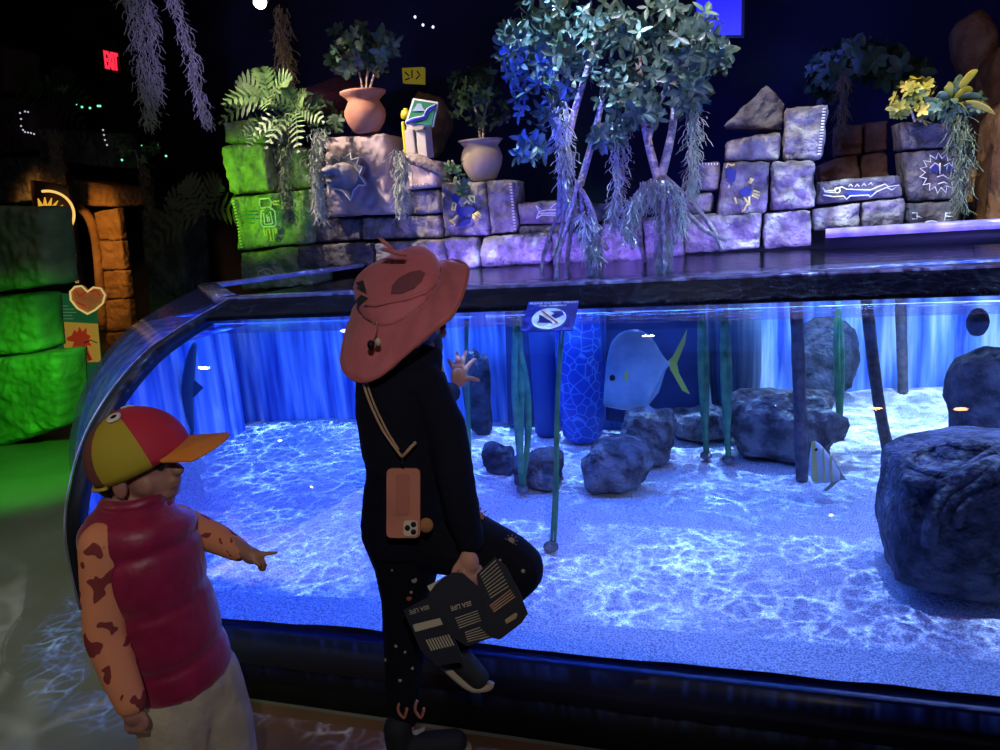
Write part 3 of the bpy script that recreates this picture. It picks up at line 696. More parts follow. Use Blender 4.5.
# spanish moss: one hanging beard each
def moss(path, wpx, Y, label, m=MOSS, n=None, name='hanging_moss', dY=.05, curl=.03, seglen=.045, r=.0042, group=None, cat='moss'):
    pts = smooth_pts([onY(x, y, Y) for x, y in path], 6); mb = MB(); k = Y/F
    n = n or int(len(path)*wpx*2.2)
    for _ in range(n):
        t = random.random(); i = t*(len(pts)-1); i0 = int(i); p = pts[i0].lerp(pts[min(i0+1, len(pts)-1)], i-i0)
        wv = wpx*k*.5*(1-.65*t**2)*(.75+.5*noise.noise(p*6))
        a = p+V((random.gauss(0, .5)*wv, random.uniform(-1,1)*dY, random.uniform(-1,1)*.03))
        st = [a]; d = V((random.uniform(-.7,.7), random.uniform(-.5,.5), -1)).normalized()
        for _s in range(4):
            d = (d+V((random.uniform(-1,1), random.uniform(-1,1), random.uniform(-1.1,.5)))*.9).normalized()
            a = a+d*seglen*random.uniform(.3,.7); st.append(a)
        # thin three sided strands
        vs = []; 
        for q, s_ in enumerate(st):
            rr = r*(1-.5*q/len(st))
            for an in (0, 2.1, 4.2): vs.append(s_+V((math.cos(an)*rr, math.sin(an)*rr, 0)))
        fs = [(q*3+z, q*3+(z+1) % 3, q*3+3+(z+1) % 3, q*3+3+z) for q in range(len(st)-1) for z in range(3)]
        mb.add(vs, fs)
    o = mb.build(name, m); tag(o, label, cat, group); return o
moss([(128,-8),(138,30),(143,70),(148,100),(149,122)], 26, 5.2, 'violet lit moss beard hanging left, below the exit sign height', n=420, name='hanging_moss')
moss([(142,-8),(150,20),(154,60),(157,95)], 20, 5.25, 'second violet moss beard hanging close behind the leftmost one', n=260)
moss([(172,-8),(184,30),(193,65),(200,100),(207,120)], 20, 5.2, 'violet moss beard hanging between the exit sign and the spotlight', n=360)
moss([(281,8),(282,40),(286,70),(290,96)], 24, 4.9, 'brown moss beard hanging under the ceiling spotlight', MOSSB, n=360)
moss([(285,120),(285,150),(286,190),(289,215)], 26, 4.55, 'grey moss hanging beside the bird glyph block', MOSSG, n=330)
moss([(317,130),(317,160),(319,190),(321,212)], 20, 4.5, 'pale moss hanging left of the sun head carving', n=330, dY=.03)
moss([(400,152),(400,175),(400,195),(400,208)], 20, 4.5, 'pale moss hanging right of the sun head carving', n=300, dY=.03)
moss([(618,120),(620,150),(619,175),(615,205),(614,218)], 19, 4.35, 'blue grey moss hanging between the two tree trunks', n=300)
moss([(694,105),(693,135),(692,165),(690,190)], 14, 4.3, 'pale moss hanging from the right side of the tree', n=240)
moss([(560,110),(563,140),(566,170),(570,205)], 20, 4.3, 'blue violet moss wrapped on the left tree trunk', n=330)
moss([(648,185),(655,190),(662,205),(664,235),(662,258)], 34, 4.2, 'thick blue green moss heap at the foot of the right tree', n=520)
moss([(628,235),(632,205),(645,188),(662,183),(676,195),(682,225)], 16, 4.15, 'arched blue white moss draped over the stilt roots of the right tree', n=520)
moss([(588,215),(590,235),(594,255)], 24, 4.2, 'blue moss tuft at the foot of the left tree roots', n=260)
moss([(958,110),(962,140),(963,170),(960,205)], 18, 4.9, 'green grey moss hanging from the bromeliad planter', MOSSG, n=320)
moss([(842,75),(842,105),(840,140)], 12, 6.2, 'thin brown moss beard in the dark right background', MOSSB, n=160)
moss([(52,130),(56,150),(57,172)], 16, 5.6, 'brownish moss beard above the orange arch', MOSSB, n=220)
moss([(143,165),(147,190),(150,212)], 12, 5.6, 'small moss beard right of the orange arch', MOSSB, n=160)

# ferns
def fern(label, c, fronds, L_, m, Y=None, name='fern', cat='fern'):
    root = empty(name, c, label, cat)
    for (dx, dz, dy) in fronds:
        mb = MB(); d = V((dx, dy, dz)).normalized(); pts = []
        for i in range(9):
            t = i/8; pts.append(V(c)+d*L_*t+V((0, 0, -L_*.45*t*t)))
        mb.tube(pts, [.004*(1-.7*i/8) for i in range(9)], 5)
        for i in range(1, 9):
            for s_ in (-1, 1):
                tg = (pts[i]-pts[i-1]).normalized(); sd = tg.cross(V((0, -1, .35))).normalized()*s_
                wd = L_*.30*math.sin(PI*(i/8*.85+.1))
                a = pts[i]; tip = a+(sd+tg*.5).normalized()*wd; q = tg*L_*.028
                mb.add([a-q, a+q, tip, (a+tip)/2+q*1.4, (a+tip)/2-q*1.4], [(0, 4, 2, 3, 1)])
        mb.build('frond', m, root, smooth=False)
    return root
fern('fern with broad split fronds at the top of the green pillar', onY(270,100,4.55), [(-1,.5,-.2),(-.6,.9,-.2),(0,1,-.2),(.6,.7,-.2),(-1,.1,-.4),(.3,.1,-.6),(-.4,.3,-.7)], .34, FERN)
fern('fern in front of the moss left of the sun head slab', onY(296,112,4.45), [(-.5,.6,-.4),(.5,.6,-.4),(0,.9,-.3),(-.9,0,-.5),(.9,.1,-.4),(-.3,-.3,-.7),(.3,-.4,-.6)], .27, FERN)
fern('small green lit fern hanging over the bird glyph block', onY(268,128,4.5), [(-.8,.2,-.4),(-.3,-.2,-.7),(.4,0,-.6),(.8,.3,-.4),(-.1,.5,-.6)], .2, FERN)
fern('dim drooping palm beside the green lit pillar', onY(205,215,5.0), [(-1,.5,0),(-.8,.9,0),(-.3,1,0),(.3,.8,0),(.8,.3,-.1),(-.9,0,-.2)], .5, mat('dim_palm', (.10,.09,.05), .6), name='palm')
fern('dark fern frond cluster on the far left ledge', onY(45,95,5.7), [(-1,.3,0),(1,.2,0),(.6,.6,0),(-.4,.7,0),(.9,-.2,-.2),(.2,.1,-.5)], .5, LEAFD)
plant('creeping_plant', 'small grey green creeper right of the tan clay urn block', 'plant', [(455,165,8,8),(462,185,10,10),(448,172,8,12)], 4.55, .05, 26, .045, FERN, [[(452,160),(458,175),(466,192)]])
plant('dark_bush', 'dark bush between fern and terracotta pot', 'plant', [(325,118,20,14),(335,125,22,10),(310,108,16,14)], 4.7, .1, 60, .05, LEAFD, [[(330,134),(328,125),(322,112)]])
plant('green_lit_bush', 'small bush catching green light right of the arch', 'plant', [(135,158,14,8),(150,150,10,10),(125,150,6,14)], 5.6, .1, 50, .05, FERN, [[(138,168),(138,160),(135,150)]])
plant('green_lit_bush', 'small bush catching green light on the far left ledge', 'plant', [(58,80,10,8),(62,88,8,6)], 5.8, .1, 30, .05, FERN, [[(58,95),(58,88),(58,80)]])
plant('dark_bush', 'dark leafy bush hanging in the right background', 'plant', [(860,60,40,14),(830,75,20,20),(900,70,30,12),(858,55,10,10)], 6.5, .3, 160, .12, LEAFD, [[(860,40),(862,60),(870,80)]])
# bromeliad planter on the right
br = empty('bromeliad', onY(945,120,4.95), 'yellow lit broad leaved bromeliad on the sun face column', 'plant')
for i, (x, y, L_, wd) in enumerate([(968,90,26,9),(975,96,34,8),(985,108,36,9),(960,78,26,8),(948,85,22,9),(955,100,14,8),(972,74,34,7),(940,95,18,8),(965,108,22,7)]):
    a = onY(948, 112, 4.95); b = onY(x, y, 4.9-.03*(i % 3)); mid = (a+b)/2+V((0, -.03, .03)); pts = smooth_pts([a, mid, b, b+(b-mid)*.6+V((0, 0, -.02))], 4)
    MB().tube(pts, [.004+.020*math.sin(PI*min(1, j/(len(pts)-1))) for j in range(len(pts))], 8, True, .12, (0, 1, .4)).build('leaf', LEAFY if i % 2 == 0 else LEAF, br)
plant('yellow_fern_bush', 'feathery yellow green bush left of the bromeliad', 'plant', [(905,97,12,12),(918,92,14,14),(900,108,8,8),(925,108,10,12)], 4.95, .08, 80, .05, LEAFY, [[(915,122),(910,108),(902,98)],[(920,122),(925,105),(925,95)]])
plant('dark_bush', 'dark green trailing leaves under the bromeliad', 'plant', [(945,112,22,10),(960,108,14,12),(935,108,14,8),(975,105,12,8)], 4.95, .1, 110, .045, LEAF, [[(945,122),(950,112),(958,105)]])

# mangrove trees
def mangrove(label, trunks, boxes, n, Y, roots, leaf=LEAF, size=.095):
    root = empty('mangrove_tree', onY(*roots[0][-1], Y), label, 'tree')
    for t, r in trunks: MB().tube(smooth_pts([onY(x, y, Y) for x, y in t], 5), [r*.75*(1-.4*i/(len(t)*5-5)) for i in range((len(t)-1)*5+1)], 8).build('trunk', BARK, root)
    for j, t in enumerate(roots):
        MB().tube(smooth_pts([onY(x, y, Y-.12+.05*(j % 4)) for x, y in t], 5), [.012]*((len(t)-1)*5+1), 6).build('aerial_root', BARK, root)
    mb = MB(); rosette(mb, int(n*1.25), in_ell(boxes, Y, .38), size*.80, 4, .38); mb.build('foliage', leaf, root)
    return root
mangrove('left mangrove tree with blue lit leaves and thin roots reaching the water',
    [([(560,215),(562,170),(568,130),(560,90),(548,60)], .03), ([(580,185),(590,150),(600,110),(604,80)], .03), ([(568,140),(575,110),(590,60),(600,20)], .03)],
    [(520,60,24,36),(540,100,28,30),(512,45,18,22),(545,40,30,30),(560,75,30,30),(530,148,20,12),(580,40,30,36),(545,10,30,20)], 185, 4.35,
    [[(578,180),(570,215),(560,250),(556,278)],[(580,185),(583,215),(588,245),(591,276)],[(570,190),(556,220),(545,250),(541,272)],[(575,195),(572,225),(568,255),(566,278)],[(582,190),(594,215),(600,245),(604,262)],[(565,190),(562,225),(553,258)],[(586,200),(596,230),(608,250)]])
mangrove('right mangrove tree with silvery leaves and long stilt roots',
    [([(664,215),(658,180),(650,150),(643,115),(640,80),(636,40)], .035), ([(660,180),(668,150),(674,115),(676,60)], .035), ([(648,140),(660,100),(690,60)], .025)],
    [(620,50,30,40),(650,60,36,44),(680,55,26,40),(610,20,36,24),(660,20,44,24),(690,90,18,24),(625,100,26,22),(640,110,26,16),(700,40,22,30),(715,55,14,14),(606,135,16,10)], 330, 4.25,
    [[(664,180),(663,215),(664,240),(665,268)],[(660,178),(680,205),(705,230),(727,240)],[(664,176),(690,200),(712,228),(722,250)],[(650,185),(642,205),(640,240),(646,262)],[(668,185),(672,215),(676,245)],[(655,180),(648,200),(636,228),(632,250)]])

# toy brick figure holding a map
fg = empty('toy_brick_figure', onY(418,158,4.7), 'white toy brick figure holding up a green map with a blue river', 'figure')
TOYW = mat('toy_offwhite', (.62,.56,.50), .4); TOYY = mat('toy_yellow', (.75,.62,.03), .35)
k = 4.7/F
def bxq(c, hx, hy, hz, name, m, rot=None, lab=None):
    mb = MB(); mb.box(c, (hx, hy, hz), rot); o = mb.build(name, m, fg, lab, False); bv = o.modifiers.new('b', 'BEVEL'); bv.width = .006; bv.segments = 2; return o
for x in (413.5, 425): bxq(onY(x, 144, 4.7), .032, .06, .085, 'leg', TOYW)
bxq(onY(419, 128, 4.72), .068, .05, .045, 'torso', TOYW)
bxq(onY(407, 138, 4.72), .012, .05, .10, 'side_panel', TOYY)
hd = MB(); hd.lathe(onY(406, 119, 4.66), [(.02, 0), (.032, .006), (.034, .03), (.028, .05), (.014, .055), (.014, .065)], 16, (.2,-.3,1)); hd.build('hand', TOYY, fg)
rq = Matrix.Rotation(-.12, 3, 'Y') @ Matrix.Rotation(.2, 3, 'X')
mq = [(413,98),(438,102),(433,127),(405,124)]
MB().prism([onY(x, y, 4.6) for x, y in mq], (0, .015, 0)).build('map_border', WHITEP, fg, 'white map edge', False)
mbord = bpy.data.objects['map_border']; mq2 = [(414.5,100),(436,103.5),(431.5,125.5),(407,122.5)]
MB().prism([onY(x, y, 4.59) for x, y in mq2], (0, .008, 0)).build('map_face', mat('map_green', (.02,.22,.10), .5), mbord, 'green map face', False)
MB().tube(smooth_pts([onY(x, y, 4.585) for x, y in [(406,123),(414,119.5),(424,117),(428,110),(435.5,106)]], 4), .014, 6, True, .3, (0, 1, 0)).build('map_river_edge', WHITEP, mbord)
MB().tube(smooth_pts([onY(x, y, 4.58) for x, y in [(406,123),(414,119.5),(424,117),(428,110),(435.5,106)]], 4), .010, 6, True, .4, (0, 1, 0)).build('map_river', mat('river_blue', (.01,.02,.5), .4), mbord)
MB().prism([onY(x, y, 4.582) for x, y in [(412,111),(416,106),(417,103.5),(421,103.5),(422,106),(425,111)]], (0, .006, 0)).build('map_temple', mat('map_temple_blue', (.35,.5,.6), .5), mbord, None, False)
lg = MB(); lg.tube(smooth_pts([onY(404,157,4.58), onY(420,161,4.55), onY(434,168,4.55), onY(447,178,4.58)], 5), [.02, .028, .034, .037, .039, .040, .040, .040, .038, .036, .034, .032, .028, .024, .02, .012], 10)
tag(lg.build('driftwood_log', mat('driftwood', (.26,.19,.15), .8, var=(.42,.34,.28), vscale=20, bump=.6)), 'grey brown driftwood log below the toy brick figure', 'log')

# far left: arch, banners, stones
arch = empty('stone_arch', onZ(120, 400, 0), 'orange lit sandstone archway on the left', 'arch')
def slab(quad, Y, depth, name, m, parent, label=None):
    P = [onY(x, y, Y) for x, y in quad]; return MB().prism(P, (0, depth, 0)).build(name, m, parent, label, False)
for i, q in enumerate([[(92,212),(117,208),(121,240),(97,240)], [(97,241),(121,241),(125,270),(100,270)], [(100,271),(125,271),(128,298),(102,300)], [(102,301),(128,299),(131,330),(105,332)], [(105,333),(131,331),(136,400),(108,400)]]):
    o = stone(q, '', Y=7.0, depth=.12, m=SANDST, name='pillar_block', parent=arch)
for q in ([(38,175),(75,180),(80,206),(42,200)], [(76,180),(112,186),(116,207),(82,206)]):
    stone(q, '', Y=7.0, depth=.5, m=SANDST, name='lintel_block', parent=arch)
MB().tube(smooth_pts([onY(x, y, 6.98) for x, y in [(78,206),(88,216),(94,232),(98,260),(103,330)]], 5), .05, 8).build('arch_moulding', SANDST, arch)
for q, lb in (([(-10,95),(34,100),(38,150),(-10,155)], 'dark red block on the far left ledge with white dashes'), ([(36,128),(108,132),(112,168),(38,160)], 'long dark block above the arch'), ([(-10,157),(36,157),(38,200),(-10,204)], 'dark block above the near green blocks'), ([(140,210),(180,212),(196,420),(156,420)], 'dim brown pillar right of the arch'), ([(-12,40),(6,48),(6,92),(-12,94)], 'reddish block at the top left border')):
    stone(q, lb, Y=6.2, m=mat('dim_red_stone', (.10,.05,.05), .9, bump=.4) if 'red' in lb else STONED, depth=.4)
mb = MB()
for x, y in [(20,113),(25,111.5),(28,112),(21,119),(21,126),(23,130),(25,132),(28,132.5),(31,133),(34,134),(103,130),(104,135),(105,140),(107,145)]: mb.ball(onY(x, y, 6.1), .009, 6, 4)
tag(mb.build('dash_studs', mat('stud_glow', (.8,.8,.9), .5, emit=(.8,.8,1), es=.6)), 'row of tiny pale glowing studs on the far left ledge', 'lights', kind='stuff')
# string of green fairy lights
lt = empty('fairy_light_string', onY(85,105,5.9), 'string of green fairy lights above the arch', 'lights')
path = [(70,95),(76,104),(82,107),(90,108),(98,106),(100,106)]
MB().tube([onY(x, y, 5.9) for x, y in path], .004, 5).build('cord', MORTAR, lt)
for x, y in path[1:]+[(125,147),(142,146),(157,145),(166,156),(150,150),(122,160),(128,164)]:
    MB().ball(onY(x, y, 5.88), .010, 8, 6).build('bulb', mat('green_glow', (.1,.6,.3), .4, emit=(.15,1,.45), es=1.6), lt)
# exit sign
RED = mat('exit_red', (.8,.02,.04), .5, emit=(1,.03,.07), es=1.1)
def text_mesh(txt, size=1.0, bold=0):
    cu = bpy.data.curves.new('t', 'FONT'); cu.body = txt; cu.size = size; cu.align_x = 'CENTER'; cu.align_y = 'CENTER'; cu.resolution_u = 3; cu.offset = bold
    o = bpy.data.objects.new('t', cu); COL.objects.link(o); dg = bpy.context.evaluated_depsgraph_get()
    me = bpy.data.meshes.new_from_object(o.evaluated_get(dg)); bpy.data.objects.remove(o); return me
def text_quad(txt, quad, fn, name, m, parent, th=None, bold=0):
    """letters spread over a four cornered field; fn(px,py) gives the place in the room"""
    me = text_mesh(txt, 1, bold); xs = [v.co.x for v in me.vertices]; ys = [v.co.y for v in me.vertices]
    x0, x1, y0, y1 = min(xs), max(xs), min(ys), max(ys); tl, tr, b_r, bl = quad
    for v in me.vertices:
        u = (v.co.x-x0)/(x1-x0); t = (y1-v.co.y)/(y1-y0)
        px = (tl[0]*(1-u)+tr[0]*u)*(1-t)+(bl[0]*(1-u)+b_r[0]*u)*t; py = (tl[1]*(1-u)+tr[1]*u)*(1-t)+(bl[1]*(1-u)+b_r[1]*u)*t
        v.co = fn(px, py)
    if th:
        bm = bmesh.new(); bm.from_mesh(me); r = bmesh.ops.extrude_face_region(bm, geom=bm.faces[:]); bmesh.ops.translate(bm, verts=[e for e in r['geom'] if isinstance(e, bmesh.types.BMVert)], vec=th); bm.to_mesh(me); bm.free()
    return link(name, me, m, parent, None, False)
ex = empty('exit_sign', onY(110,62,8.0), 'glowing red EXIT sign in the dark upper left', 'sign')
slab([(100,47),(119,52),(121,74),(102,69)], 8.05, .06, 'sign_case', BLACK, ex)
MB().tube([onY(105,48,8.07), onY(105,48,8.07)+V((0,0,1.6))], .01, 6).build('hanging_rod', BLACK, ex); MB().tube([onY(115,50,8.07), onY(115,50,8.07)+V((0,0,1.6))], .01, 6).build('hanging_rod', BLACK, ex)
text_quad('EXIT', [(103,50),(116.5,53),(118,71),(105,68.5)], lambda x, y: onY(x, y, 8.0), 'lettering', RED, ex, V((0, .02, 0)), .03)
# sun emblem and banners behind the near blocks
pn = empty('sun_banner', onY(62,330,5.6), 'tall brown banner with a glowing yellow sun ring', 'banner')
slab([(30,180),(68,186),(97,400),(50,400)], 5.62, .04, 'board', mat('banner_brown', (.05,.025,.03), .7), pn)
GOLD = mat('gold_glow', (.8,.5,.05), .5, emit=(1,.5,.05), es=.75)
MB().tube([onY(x, y, 5.58) for x, y in circ(47,215,27,24,30,-100,80)], .012, 8).build('ring', mat('ring_glow', (.9,.6,.2), .4, emit=(1,.6,.16), es=1.0), pn)
sunp = []
for i in range(22):
    a = math.radians(-110+i*9); r = 12 if i % 2 else 22
    sunp.append((45+r*math.cos(a), 217+r*.9*math.sin(a)))
blobs([sunp+[(40,225)]], 5.58, GOLD, pn, 'sun_rays')
text_quad('s', [(70,243),(74,244),(75,250),(71,250)], lambda x, y: onY(x, y, 5.57), 'lettering', mat('gold_letter', (.8,.6,.3), .5, emit=(1,.6,.25), es=.5), pn)
text_quad('ab:', [(70,251),(76,251),(77,262),(71,262)], lambda x, y: onY(x, y, 5.57), 'lettering', bpy.data.materials['gold_letter'], pn)
text_quad('di', [(74,276),(78,275),(79,283),(75,283)], lambda x, y: onY(x, y, 5.57), 'lettering', bpy.data.materials['gold_letter'], pn)
gp = empty('green_info_board', onY(78,345,5.3), 'green and yellow information board with a red spiky creature', 'sign')
slab([(54,293),(93,297),(103,400),(60,402)], 5.32, .03, 'board', mat('board_green', (.03,.22,.09), .6, emit=(.02,.2,.06), es=.25), gp)
slab([(61,322),(97,324),(100,362),(66,362)], 5.31, .01, 'picture_field', mat('board_yellow', (.6,.38,.06), .6, emit=(.8,.45,.06), es=.3), gp, 'yellow picture field')
CR = mat('creature_red', (.5,.05,.02), .6, emit=(.6,.06,.02), es=.3)
blobs([[(66,338),(72,335),(74,330),(77,333),(79,327),(82,332),(86,328),(86,334),(90,336),(88,341),(91,346),(86,345),(88,352),(92,360),(86,362),(82,350),(77,346),(72,348),(74,342),(68,341)]], 5.30, CR, gp, 'creature', lift=.0)
marks([[(84,343),(91,340),(97,343)], [(87,352),(90,360)]], 5.3, 1.4, mat('creature_dark', (.15,.05,.04), .6), gp, 'creature_limb', lift=.0)
text_quad('is', [(56,297),(59,297),(60,303),(57,303)], lambda x, y: onY(x, y, 5.30), 'lettering', bpy.data.materials['gold_letter'], gp)
marks([[(60,306+i*3.2),(60+w_,306+i*3.2)] for i, w_ in enumerate((8,14,16,12,13))], 5.30, .8, mat('pale_text', (.4,.6,.4), .6, emit=(.4,.7,.4), es=.2), gp, 'text_lines', lift=.0)
ht = empty('heart_sign', onY(87,300,5.1), 'gold rimmed heart shaped photo sign', 'sign')
hp = C(0,200,3,[(262,342),(232,325),(212,300),(210,275),(225,260),(245,258),(262,275),(280,262),(302,265),(315,285),(308,310),(285,330)])
MB().prism([onY(x, y, 5.1) for x, y in hp], (0, .03, 0)).build('heart_panel', mat('heart_picture', (.35,.12,.05), .6, var=(.6,.3,.1), vscale=9, emit=(.5,.16,.04), es=.3), ht, None, False)
MB().tube([onY(x, y, 5.09) for x, y in hp+[hp[0]]], .008, 6).build('heart_rim', mat('heart_gold', (.8,.6,.2), .4, emit=(.9,.7,.25), es=.6), ht, 'gold rim')
marks([[(75,290),(80,296),(86,292)],[(90,292),(96,290),(101,296)],[(76,302),(86,306)]], 5.1, 2.6, CR, ht, 'picture_shapes', lift=.01)
# big near mossy blocks at the left border (green lit)
def near_block(quad, label, Y, depth=.28):
    return stone(quad, label, Y=Y, depth=depth, m=BLOCKG, bev=.05, rough=.02)
bb = onZ(20, 448, 0); Yb = bb.y
near_block([(-52,365),(56,352),(60,428),(-50,463)], 'bottom near mossy block glowing green at the left border', Yb)
near_block([(-52,300),(32,294),(38,352),(-52,364)], 'middle near mossy block at the left border', Yb+.04, .26)
near_block([(-52,206),(38,207),(48,286),(-52,298)], 'top near mossy block at the left border', Yb-.02)

# blue screen, ceiling spotlight, stars, yellow glyph board with added glow
scn = empty('blue_screen', onY(720,10,6.6), 'glowing deep blue screen behind the tree top', 'screen')
slab([(692,-20),(745,-20),(744,38),(694,38)], 6.62, .08, 'screen_case', BLACK, scn)
slab([(696,-18),(742,-18),(741,35),(697,35)], 6.60, .01, 'screen_face', mat('screen_blue', (.01,.01,.3), .4, emit=(.02,.015,1), es=.75), scn, 'blue face')
sl = empty('ceiling_spotlight', onY(260,-2,4.4), 'bright white ceiling spotlight at the top left of the ruins', 'lamp')
c = onY(260, 2, 4.4)
MB().lathe(c+V((0, .03, .03)), [(.02, 0), (.045, 0), (.05, .03), (.05, .12), (.02, .14)], 20, (0, .6, 1)).build('housing', BLACK, sl)
MB().ball(c, .04).build('lens', mat('lens_white', (1,1,1), .3, emit=(1,.93,.9), es=14), sl)
MB().tube([c+V((0, .1, .14)), c+V((0, .12, .6))], .01).build('stem', BLACK, sl)
for x, y in ((415,17),(423,25),(433,27)):
    o = MB().ball(onY(x, y, 7.5), .014, 8, 6).build('ceiling_star', mat('star_glow', (1,1,1), .5, emit=(.8,.85,1), es=1.5)); tag(o, 'tiny white star light in the dark background above the map figure', 'light', 'three star lights above the map figure')
yl = empty('yellow_glyph_board', onY(412,75,6.0), 'dim yellow carved glyph board in the dark', 'board')
slab([(402,68),(423,67),(423,84),(403,83)], 6.0, .05, 'board', mat('dim_yellow_glow', (.30,.24,.02), .7, emit=(.3,.24,.02), es=.35), yl)  # no lamp: a faint glow is put into the board's colour
marks([[(405,72),(409,76)],[(412,70),(412,78)],[(417,71),(420,75),(416,79)],[(405,80),(410,78)]], 6.0, 1.5, MORTAR, yl, 'carved_grooves', lift=.01)
# ================================================================== INSIDE THE TANK
from mathutils.bvhtree import BVHTree
def kpx(p): return (V(p)-CAM).dot(FW)/F
def ik(px, py, z=.28): return onZ(px, py, z)
TROCK = mat('grey_tank_rock', (.06,.06,.065), .85, var=(.24,.24,.25), vscale=14, bump=.9, bscale=30)
TDARK = mat('dark_tank_rock', (.02,.025,.04), .85, var=(.09,.10,.14), vscale=12, bump=.8, bscale=26)
def tank_rock(px, pyb, wpx, hpx, label, m=TROCK, seed=0, dep=.8, flat=.35, amp=.30, zb=None, name='rock'):
    b = ik(px, pyb, zb or .28); k = kpx(b); r = (wpx*k/2, wpx*k/2*dep, hpx*k/2)
    c = V((b.x, b.y+r[1]*.6, b.z+r[2]*.92)); return rock(name, c, r, m, label, seed=seed, amp=amp, flat=flat)
tank_rock(497, 475, 34, 32, 'small dark rock beside the second seaweed from the left', TDARK, 21)
tank_rock(536, 488, 54, 36, 'low grey rock behind the seaweed cluster', TROCK, 22)
tank_rock(616, 492, 64, 50, 'pale grey rock in the middle of the sand', TROCK, 23)
tank_rock(648, 467, 52, 58, 'sunlit angular rock just below the silver fish', TROCK, 24)
tank_rock(700, 443, 64, 34, 'low rock behind the green seaweed pair', TROCK, 25)
tank_rock(783, 464, 108, 70, 'large flat slanted rock behind the brown post', TROCK, 26, flat=.25, amp=.35)
tank_rock(829, 400, 56, 84, 'round dark rock before the bright backdrop', TDARK, 27, flat=.2)
tank_rock(479, 436, 26, 92, 'upright grey stone behind the child\'s raised hand', TDARK, 28, flat=.5)
r8 = rock('standing_stone', onY(988, 398, 2.95), (.13,.12,.17), TDARK, 'standing stone behind the carved head at the right border', seed=31, amp=.15, flat=.45)
# carved stone head
hb = ik(957, 592, .28); kh = kpx(hb)
head_c = V((hb.x+.05, hb.y+.08, .28+.215))
ch = empty('carved_stone_head', (hb.x, hb.y, .28), 'large dark carved stone head standing on the sand at the right', 'sculpture')
mb = MB(); mb.ball((0, 0, 0), 1, 44, 32)
def hs(v):
    mx = max(abs(v.x), abs(v.y), abs(v.z)); q = v.lerp(v/mx, .66); q = q*(1+.05*noise.noise(v*2.2)+.02*noise.noise(v*7))
    z = q.z
    return head_c+V((q.x*.235, q.y*.20, z*.205*(1-.22*max(0,-q.x)*(1 if z > 0 else .2))))
mb.v = [hs(v) for v in mb.v]
HEADM = mat('carved_dark_stone', (.02,.025,.04), .75, var=(.11,.12,.16), vscale=16, bump=.8, bscale=40)
hm = mb.mesh('tmp', True); bv = BVHTree.FromPolygons([v.co[:] for v in hm.vertices], [p.vertices[:] for p in hm.polygons]); bpy.data.meshes.remove(hm)
mb.build('head_block', HEADM, ch, weld=True)
kb = snap_h = None
def snap(bvh, px, py, lift=0.0):
    d = ray(px, py).normalized(); h = bvh.ray_cast(CAM, d)
    if h[0] is None: return None
    n_ = h[1] if h[1].dot(d) < 0 else -h[1]
    return h[0]+n_*lift
def snap_path(bvh, pts, lift=0): 
    out = [snap(bvh, x, y, lift) for x, y in pts]; return [p for p in out if p is not None]
kp = head_c+V((-.02, -.05, .175)); MB().ball(kp, (.095, .075, .035), 24, 12).build('carved_knob', HEADM, ch)
MB().ball(kp+V((.0,0,.028)), (.070, .055, .022), 24, 12).build('carved_knob', HEADM, ch)
for i, (c, rx, ry) in enumerate([((955,462),46,14)]):
    p = snap_path(bv, circ(c[0], c[1], rx, ry, 20, 0, 360), .002)
    if len(p) > 4: MB().tube(p, .011, 7).build('carved_ring', HEADM, ch)
for i, pts in enumerate([[(928,545),(934,510),(948,490),(965,476),(998,462)],[(942,520),(952,500),(968,488),(999,474)],[(955,525),(962,505),(975,497),(999,488)],[(905,480),(940,484),(962,472),(998,450)]]):
    p = snap_path(bv, smooth_pts([V((x, y, 0)) for x, y in pts], 4) and [(q.x, q.y) for q in smooth_pts([V((x, y, 0)) for x, y in pts], 4)], .002)
    if len(p) > 3: MB().tube(p, [.020, .018, .016, .014][i], 7).build('carved_ridge', HEADM, ch)
# vessels and dark panels before the backdrop
def vessel(px, pyb, wpx, Y, m, label, name='vase', taper=(.85,1,1,.92), ztop=.93):
    b = onY(px, pyb, Y); k = kpx(b); r = wpx*k/2; h = ztop-b.z
    o = MB().lathe(b-V((0,0,.02)), [(r*taper[0]*.7, 0), (r*taper[0], .03), (r*taper[1], h*.35), (r*taper[2], h*.7), (r*taper[3], h)], 28).build(name, m); return tag(o, label, 'vase')
def patterned():
    m, N, L, b = newmat('blue_patterned_glaze'); tc = N.new('ShaderNodeTexCoord'); vo = N.new('ShaderNodeTexVoronoi'); vo.feature = 'DISTANCE_TO_EDGE'; vo.inputs['Scale'].default_value = 20
    L.new(tc.outputs['Object'], vo.inputs['Vector']); cr = N.new('ShaderNodeValToRGB'); e = cr.color_ramp.elements
    e[0].position = .01; e[0].color = (.10,.30,.75,1); e[1].position = .06; e[1].color = (.01,.06,.45,1); L.new(vo.outputs['Distance'], cr.inputs[0]); L.new(cr.outputs[0], b.inputs['Base Color']); b.inputs['Roughness'].default_value = .4; return m
vessel(583, 436, 46, 3.40, patterned(), 'tall blue vase with a pale flower pattern')
vessel(548, 432, 26, 3.46, mat('navy_post', (.02,.06,.25), .6), 'plain dark blue post left of the patterned vase', 'post', (1,1,1,1))
vessel(735, 405, 50, 3.62, mat('dark_ribbed', (.03,.06,.14), .6, var=(.10,.16,.25), stretch=(30,30,1), vscale=1.5), 'wide dark ribbed vase right of the silver fish', taper=(.9,1,1,1))
DP = mat('navy_panel', (.015,.035,.12), .7, var=(.03,.06,.18), vscale=6)
def panel(q, Y, label):
    o = MB().prism([onY(x, y, Y) for x, y in q], (0, .06, 0)).build('dark_rock_panel', DP, smooth=False); tag(o, label, 'panel')
panel([(606,306),(704,300),(704,418),(640,426),(606,420)], 3.50, 'dark navy rock panel behind the silver fish')
